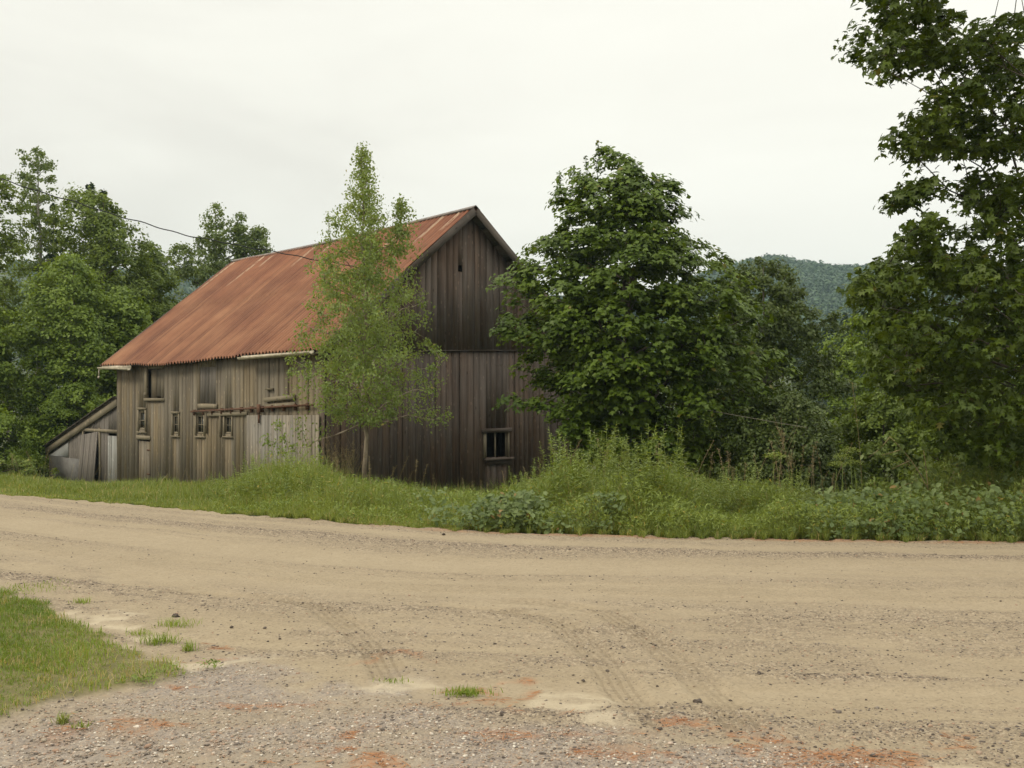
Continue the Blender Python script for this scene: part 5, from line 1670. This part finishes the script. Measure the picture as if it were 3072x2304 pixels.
# arching bramble cane over the vines
br = thing('bramble_plant', zat(2780, 14.0), 'tangle of arching yellow brown bramble canes with sparse leaves over the vines', 'plant')
bl = np.array(br.location)
mb = MB(); Cl = []
for pts in (((2790, 1480), (2740, 1390), (2670, 1310)), ((2670, 1310), (2640, 1345), (2605, 1372)), ((2785, 1480), (2778, 1400), (2770, 1350)), ((2700, 1350), (2660, 1362), (2630, 1370)), ((2730, 1382), (2690, 1400), (2668, 1412)), ((2690, 1470), (2730, 1450), (2780, 1455)), ((2820, 1500), (2850, 1440), (2870, 1400))):
    q = np.array([P(px, py, 14.0 + .1 * i_) for i_, (px, py) in enumerate(pts)])
    c_ = curve(q[0], q[2], 0, 8) + (q[1] - (q[0] + q[2]) / 2) * (np.sin(np.linspace(0, math.pi, 8)))[:, None]
    mb.tube(c_ - bl, np.linspace(.007, .004, 8), 5, .8)
    Cl.append(c_[2:])
mb.build('cane', M['dry'], br)
rng = np.random.default_rng(71)
Cl = np.concatenate(Cl); Cl = np.repeat(Cl, 3, 0) + rng.normal(size=(len(Cl) * 3, 3)) * .05
V, Fc, Tt = leaf_cloud(Cl, np.array([0, -.5, .7]) + rng.normal(size=Cl.shape) * .4, rng.uniform(.05, .11, len(Cl)), rng.uniform(.4, .9, len(Cl)), 'oval', .5, rng)
link('foliage', make_mesh('foliage', V - bl, [Fc], M['vine'], {'tint': Tt}), br)

# daisies by the barn
rng = np.random.default_rng(72)
dz_ = thing('daisy', (0, 0, 0), 'small white daisy in the grass before the barn side wall', 'flower', 'daisies before the barn wall')
mb = MB(); mb.tube([(0, 0, 0), (.01, 0, .3)], [.004, .003], 4); mb.build('stem', M['grass'], dz_)
a = np.linspace(0, 6.28, 12, endpoint=False)
V, Fc, Tt = leaf_cloud(np.stack([.01 + .03 * np.cos(a), .03 * np.sin(a) - .02, .31 + .010 * np.sin(a)], -1), np.tile([[0, -.7, .7]], (12, 1)), np.full(12, .035), np.full(12, .5), 'diamond', 0, rng)
link('petals', make_mesh('petals', V, [Fc], M['daisy'], {'tint': Tt}), dz_)
for k, px in enumerate((418, 424, 431, 437, 442, 449)):
    loc = zat(px, 25.0 + rng.uniform(-.8, .8))
    if k == 0:
        dz_.location = loc; dz_.scale = (.5,) * 3
    else:
        dup(dz_, loc, rng.uniform(-.5, .5), rng.uniform(.4, .65))

# ------------------------------------------------------------------ mown lawn corner and grass tufts
rng = np.random.default_rng(500)
n = 150000
q = np.stack([rng.uniform(-6.0, -1.4, n), rng.uniform(4.2, 9.2, n)], -1)
sdv = poly_sd(LAWN, q[:, 0], q[:, 1]) + (fbm(q[:, 0] * 6 + 9, q[:, 1] * 6) - .5) * .35 + (fbm(q[:, 0] * 1.7, q[:, 1] * 1.7) - .5) * .2
thin = fbm(q[:, 0] * 2.6 + 3, q[:, 1] * 2.6)
edge_thin = sm((q[:, 0] + 3.1) / .8)          # sparse, yellow tip by the driveway
k = (rng.random(n) < sm(sdv / .10 + .45) * (1 - .65 * edge_thin * sm((thin - .40) / .12)))
q = q[k]; thin = thin[k]; edge_thin = edge_thin[k]
Pb = np.stack([q[:, 0], q[:, 1], np.full(len(q), .012)], -1)
H = rng.uniform(.02, .075, len(q)) * (.3 + 1.3 * thin) * (1 - .2 * edge_thin)
big_ = fbm(q[:, 0] * 1.1 + 31, q[:, 1] * 1.1)
tn = np.clip(.45 * thin + .35 * rng.random(len(q)) + .12 * edge_thin + 1.1 * (big_ - .5), 0, .88)
tn = np.where(rng.random(len(q)) < .06 + .12 * edge_thin + .25 * sm((fbm(q[:, 0] * 3.3, q[:, 1] * 3.3 + 60) - .55) / .12), .98, tn)
V, F3, F4, T = blades(Pb, H, rng.uniform(.003, .0055, len(q)), rng, 1.5, tn)
o = link('lawn_grass', make_mesh('lawn_grass', V, [F3, F4], M['lawn'], {'tint': T}))
tag(o, 'short mown bright green grass beside the driveway', 'grass', kind='stuff')


def tuft(px, py, n, wpx, h, label, seed, mat='lawn', tlo=.35, broad=False, hpx=None):
    rng = np.random.default_rng(seed)
    c = flatpt(px, py); w = wpx / F * c[1]
    loc = (c[0], c[1], .004)
    qx = rng.normal(size=n) * w * .42; qy = rng.normal(size=n) * (w * .30 if hpx is None else hpx / F * c[1] * 2.2)
    Pb = np.stack([qx, qy, np.zeros(n)], -1)
    if broad:
        a = rng.uniform(0, 6.28, n)
        C = Pb + np.stack([np.zeros(n), np.zeros(n), rng.uniform(.01, h, n)], -1)
        V, Fc, Tt = leaf_cloud(C, np.array([0, -.2, .8]) + rng.normal(size=C.shape) * .4, rng.uniform(.022, .048, n), rng.uniform(tlo, .85, n), 'lance', .1, rng)
        me = make_mesh('weed_tuft', V, [Fc], M[mat], {'tint': Tt}); nm = 'weed_tuft'
    else:
        V, F3, F4, T = blades(Pb, rng.uniform(.4, 1.1, n) * h, rng.uniform(.003, .0055, n), rng, 1.7, rng.uniform(tlo, .88, n))
        me = make_mesh('grass_tuft', V, [F3, F4], M[mat], {'tint': T}); nm = 'grass_tuft'
    return tag(link(nm, me, None, loc), label, 'weed' if broad else 'grass tuft', kind='stuff' if wpx > 62 else None)


tuft(1400, 2086, 260, 90, .05, 'bright green grass strip on the rusty driveway edge', 1, hpx=7)
tuft(1180, 2048, 60, 60, .03, 'thin sparse grass line left of the bright strip on the driveway edge', 2, hpx=5)
tuft(480, 1932, 180, 62, .09, 'largest green grass tuft on bare sand beside the lawn tip', 3)
tuft(525, 1880, 130, 70, .07, 'yellow green grass tuft below the dark stone near the road', 4, tlo=.6)
tuft(570, 1955, 60, 26, .09, 'small upright grass tuft right of the largest tuft', 5)
tuft(420, 1905, 80, 45, .05, 'faint yellowish grass patch left of the largest tuft', 6, tlo=.6)
tuft(190, 2172, 70, 26, .07, 'small grey green tuft standing alone in the gravel', 7, 'grass')
tuft(245, 2185, 40, 26, .04, 'tiny flat tuft just right of the lone gravel tuft', 8)
tuft(90, 1768, 260, 130, .05, 'long yellow green grass patch between lawn and road', 9, tlo=.55, hpx=26)
tuft(250, 1810, 80, 40, .06, 'thin grass patch on the sandy strip above the lawn', 10, tlo=.5)
tuft(635, 2007, 46, 48, .05, 'low dark broadleaf weed on the pale sand right of the lawn tip', 11, 'weed', .0, True)
tuft(505, 2025, 60, 66, .06, 'bright broadleaf weed cluster at the lawn tip', 12, 'weed', .5, True)
tuft(410, 2050, 60, 80, .04, 'flat dark broadleaf weeds along the lower lawn edge', 13, 'weed', .1, True)

# ------------------------------------------------------------------ stones and litter


def stones(q, size, rng, tint):
    n = len(q)
    I0, J0 = icosphere(0)
    jit = 1 + (rng.random((n, len(I0), 1)) - .5) * .55
    sc = size[:, None, None] * np.stack([rng.uniform(.7, 1.3, n), rng.uniform(.7, 1.3, n), rng.uniform(.4, .8, n)], -1)[:, None, :]
    a = rng.uniform(0, 6.28, n); ca, sa = np.cos(a)[:, None], np.sin(a)[:, None]
    L = I0[None] * jit * sc
    V = np.stack([L[..., 0] * ca - L[..., 1] * sa, L[..., 0] * sa + L[..., 1] * ca, L[..., 2]], -1) + q[:, None, :]
    Fc = (J0[None] + (np.arange(n) * len(I0))[:, None, None]).reshape(-1, 3)
    return V.reshape(-1, 3), Fc, np.repeat(tint, len(I0))


rng = np.random.default_rng(600)
n = 380000
yq = 3.9 + 14.5 * rng.random(n) ** 2.0
xq = rng.uniform(-.53, .53, n) * yq
g, lw, sand, nee, band, lane = ground_masks(xq, yq)
dq = edge_d(xq, yq)
near = sm((-dq - 3.4) / 1.5)
pr_ = np.clip(.40 * g + .26 * band + .012 + .03 * near * sm((fbm(xq * 1.3 + 50, yq * 2) - .4) / .2), 0, 1) * (1 - lw) * (1 - .85 * sand) * (1 - .8 * lane) * (dq < .05)
k = rng.random(n) < pr_
xq, yq, g, band = xq[k], yq[k], g[k], band[k]
zq = road_relief(xq, yq)[0]
size = (.0028 + .0065 * rng.random(len(xq)) ** 3.0) + (rng.random(len(xq)) > .994) * .009
tnt = np.where(g > .4, .12 + rng.random(len(xq)) ** .8 * .86, np.where(rng.random(len(xq)) < .45, .05 + .2 * rng.random(len(xq)), .3 + .45 * rng.random(len(xq))))
V, Fc, Tt = stones(np.stack([xq, yq, zq + size * .15], -1), size, rng, tnt)
o = link('loose_gravel', make_mesh('loose_gravel', V, [Fc], M['stone'], {'tint': Tt}))
tag(o, 'loose grey and brown gravel scattered over road and driveway', 'gravel', kind='stuff')

# needle litter
n = 60000
yq = 4.0 + 8.5 * rng.random(n) ** 1.6; xq = rng.uniform(-.5, .53, n) * yq
nee = ground_masks(xq, yq)[3]
k = rng.random(n) < nee * .5
xq, yq = xq[k], yq[k]
zq = road_relief(xq, yq)[0] + .004
a = rng.uniform(0, 6.28, len(xq)); L = rng.uniform(.012, .032, len(xq))
dv = np.stack([np.cos(a) * L, np.sin(a) * L, rng.normal(size=len(a)) * .003], -1)
sv = np.stack([-np.sin(a), np.cos(a), np.zeros(len(a))], -1) * .0013
p = np.stack([xq, yq, zq], -1)
V = np.stack([p - dv - sv, p - dv + sv, p + dv + sv, p + dv - sv, p + np.array([0, 0, .0025])], 1).reshape(-1, 3)
kk = np.arange(len(xq))[:, None] * 5
F3 = np.concatenate([kk + np.array([[0, 1, 4]]), kk + np.array([[1, 2, 4]]), kk + np.array([[2, 3, 4]]), kk + np.array([[3, 0, 4]])])
o = link('needle_litter', make_mesh('needle_litter', V, [F3], M['needle'], {'tint': np.repeat(rng.random(len(xq)), 5)}))
tag(o, 'rust coloured fallen pine needles lying in drifts on the gravel', 'needle litter', kind='stuff')


def rock(px, py, wpx, label, seed, tint=.05, squash=.75):
    rng = np.random.default_rng(seed)
    c = flatpt(px, py); r = wpx / 2 / F * c[1]
    I0, J0 = icosphere(2)
    nz = 1 + (vnoise(I0[:, 0] * 1.7 + seed, I0[:, 1] * 1.7 + I0[:, 2] * 2) - .5) * .8 + (rng.random(len(I0)) - .5) * .08
    V = I0 * nz[:, None] * r * np.array([1, .85, squash])
    V[:, 2] = np.maximum(V[:, 2], -r * .3)
    o = link('stone', make_mesh('stone', V, [J0], M['stone'], {'tint': np.full(len(V), tint)}), None, (c[0], c[1], r * .28))
    return tag(o, label, 'stone')


rock(527, 1852, 22, 'dark purplish lump of stone above the grass tuft near the lawn', 1, .0)
rock(586, 1833, 10, 'small dark stone just right of the big dark lump', 2, .05)
rock(695, 1883, 11, 'small dark stone alone in the dirt right of the grass tufts', 3, .08)
rock(795, 1885, 10, 'small grey stone near the end of the left tyre track', 4, .15)
rock(840, 1918, 9, 'tiny black stone below the left tyre track', 5, .0)
rock(2092, 2110, 26, 'largest dark grey stone between the tyre tracks', 6, .12)
rock(2025, 2111, 11, 'small dark stone left of the largest stone', 7, .1)
rock(1485, 1934, 11, 'small dark stone on the dirt left of the middle tyre track', 8, .1)
rock(1822, 2014, 11, 'small grey stone lying on the middle tyre track', 9, .18)
rock(1750, 2043, 11, 'dark pebble stone just above the pale sand patch', 10, .12)
rock(1972, 2060, 9, 'small dark stone between the two right tyre tracks', 11, .05)
rock(265, 2013, 15, 'white stone lying in the lawn edge grass', 12, .95)
rock(1331, 1604, 10, 'small black stone lying alone on the far road edge', 13, .0)

# ------------------------------------------------------------------ cables
mb = MB()
ctrl = np.array([P(-1600, 60, 26.0), P(0, 537, 22.0), P(370, 652, 22.6), P(560, 707, 23.2), P(830, 757, 24.2), P(1050, 797, 25.1), P(1125, 815, 25.6)])
s = np.concatenate([[0], np.cumsum(np.linalg.norm(np.diff(ctrl, axis=0), axis=1))])
t = np.linspace(0, s[-1], 260)
pts = np.stack([np.interp(t, s, ctrl[:, i]) for i in range(3)], -1)
kk = np.hanning(21); kk /= kk.sum()
pts = np.stack([np.convolve(np.pad(pts[:, i], 10, mode='edge'), kk, 'valid') for i in range(3)], -1)
pts[:, 2] += .012 * np.sin(t * 9.0) + .008 * np.sin(t * 4.3 + 1)
mb.tube(pts, .0115, 6)
o = mb.build('utility_cable', M['cable'])
tag(o, 'twisted black overhead cable sloping down to the barn gable', 'cable')
mb = MB()
a = P(1485, 1092, 28.3); e = P(2420, 1283, 20.0)
mb.tube(curve(a, e, -.15, 24), .0055, 5)
o = mb.build('guy_wire', M['wire'])
tag(o, 'thin pale wire running from the gable through the maple to the shrubs', 'wire')

# ------------------------------------------------------------------ haze in the valley air
mb = MB()
mb.box((-900, -60, -9), (900, 1400, 135))
m = bpy.data.materials.new('haze air')
m.use_nodes = True
nt = m.node_tree
nt.nodes.remove(nt.nodes['Principled BSDF'])
pv = nd(nt, 'ShaderNodeVolumePrincipled', {'Color': (0.52, 0.70, 0.80, 1), 'Density': 0.00040, 'Anisotropy': 0.1})
nt.links.new(pv.outputs[0], nt.nodes['Material Output'].inputs['Volume'])
o = mb.build('haze', m)
tag(o, 'faint pale haze filling the valley air', 'haze', kind='stuff')
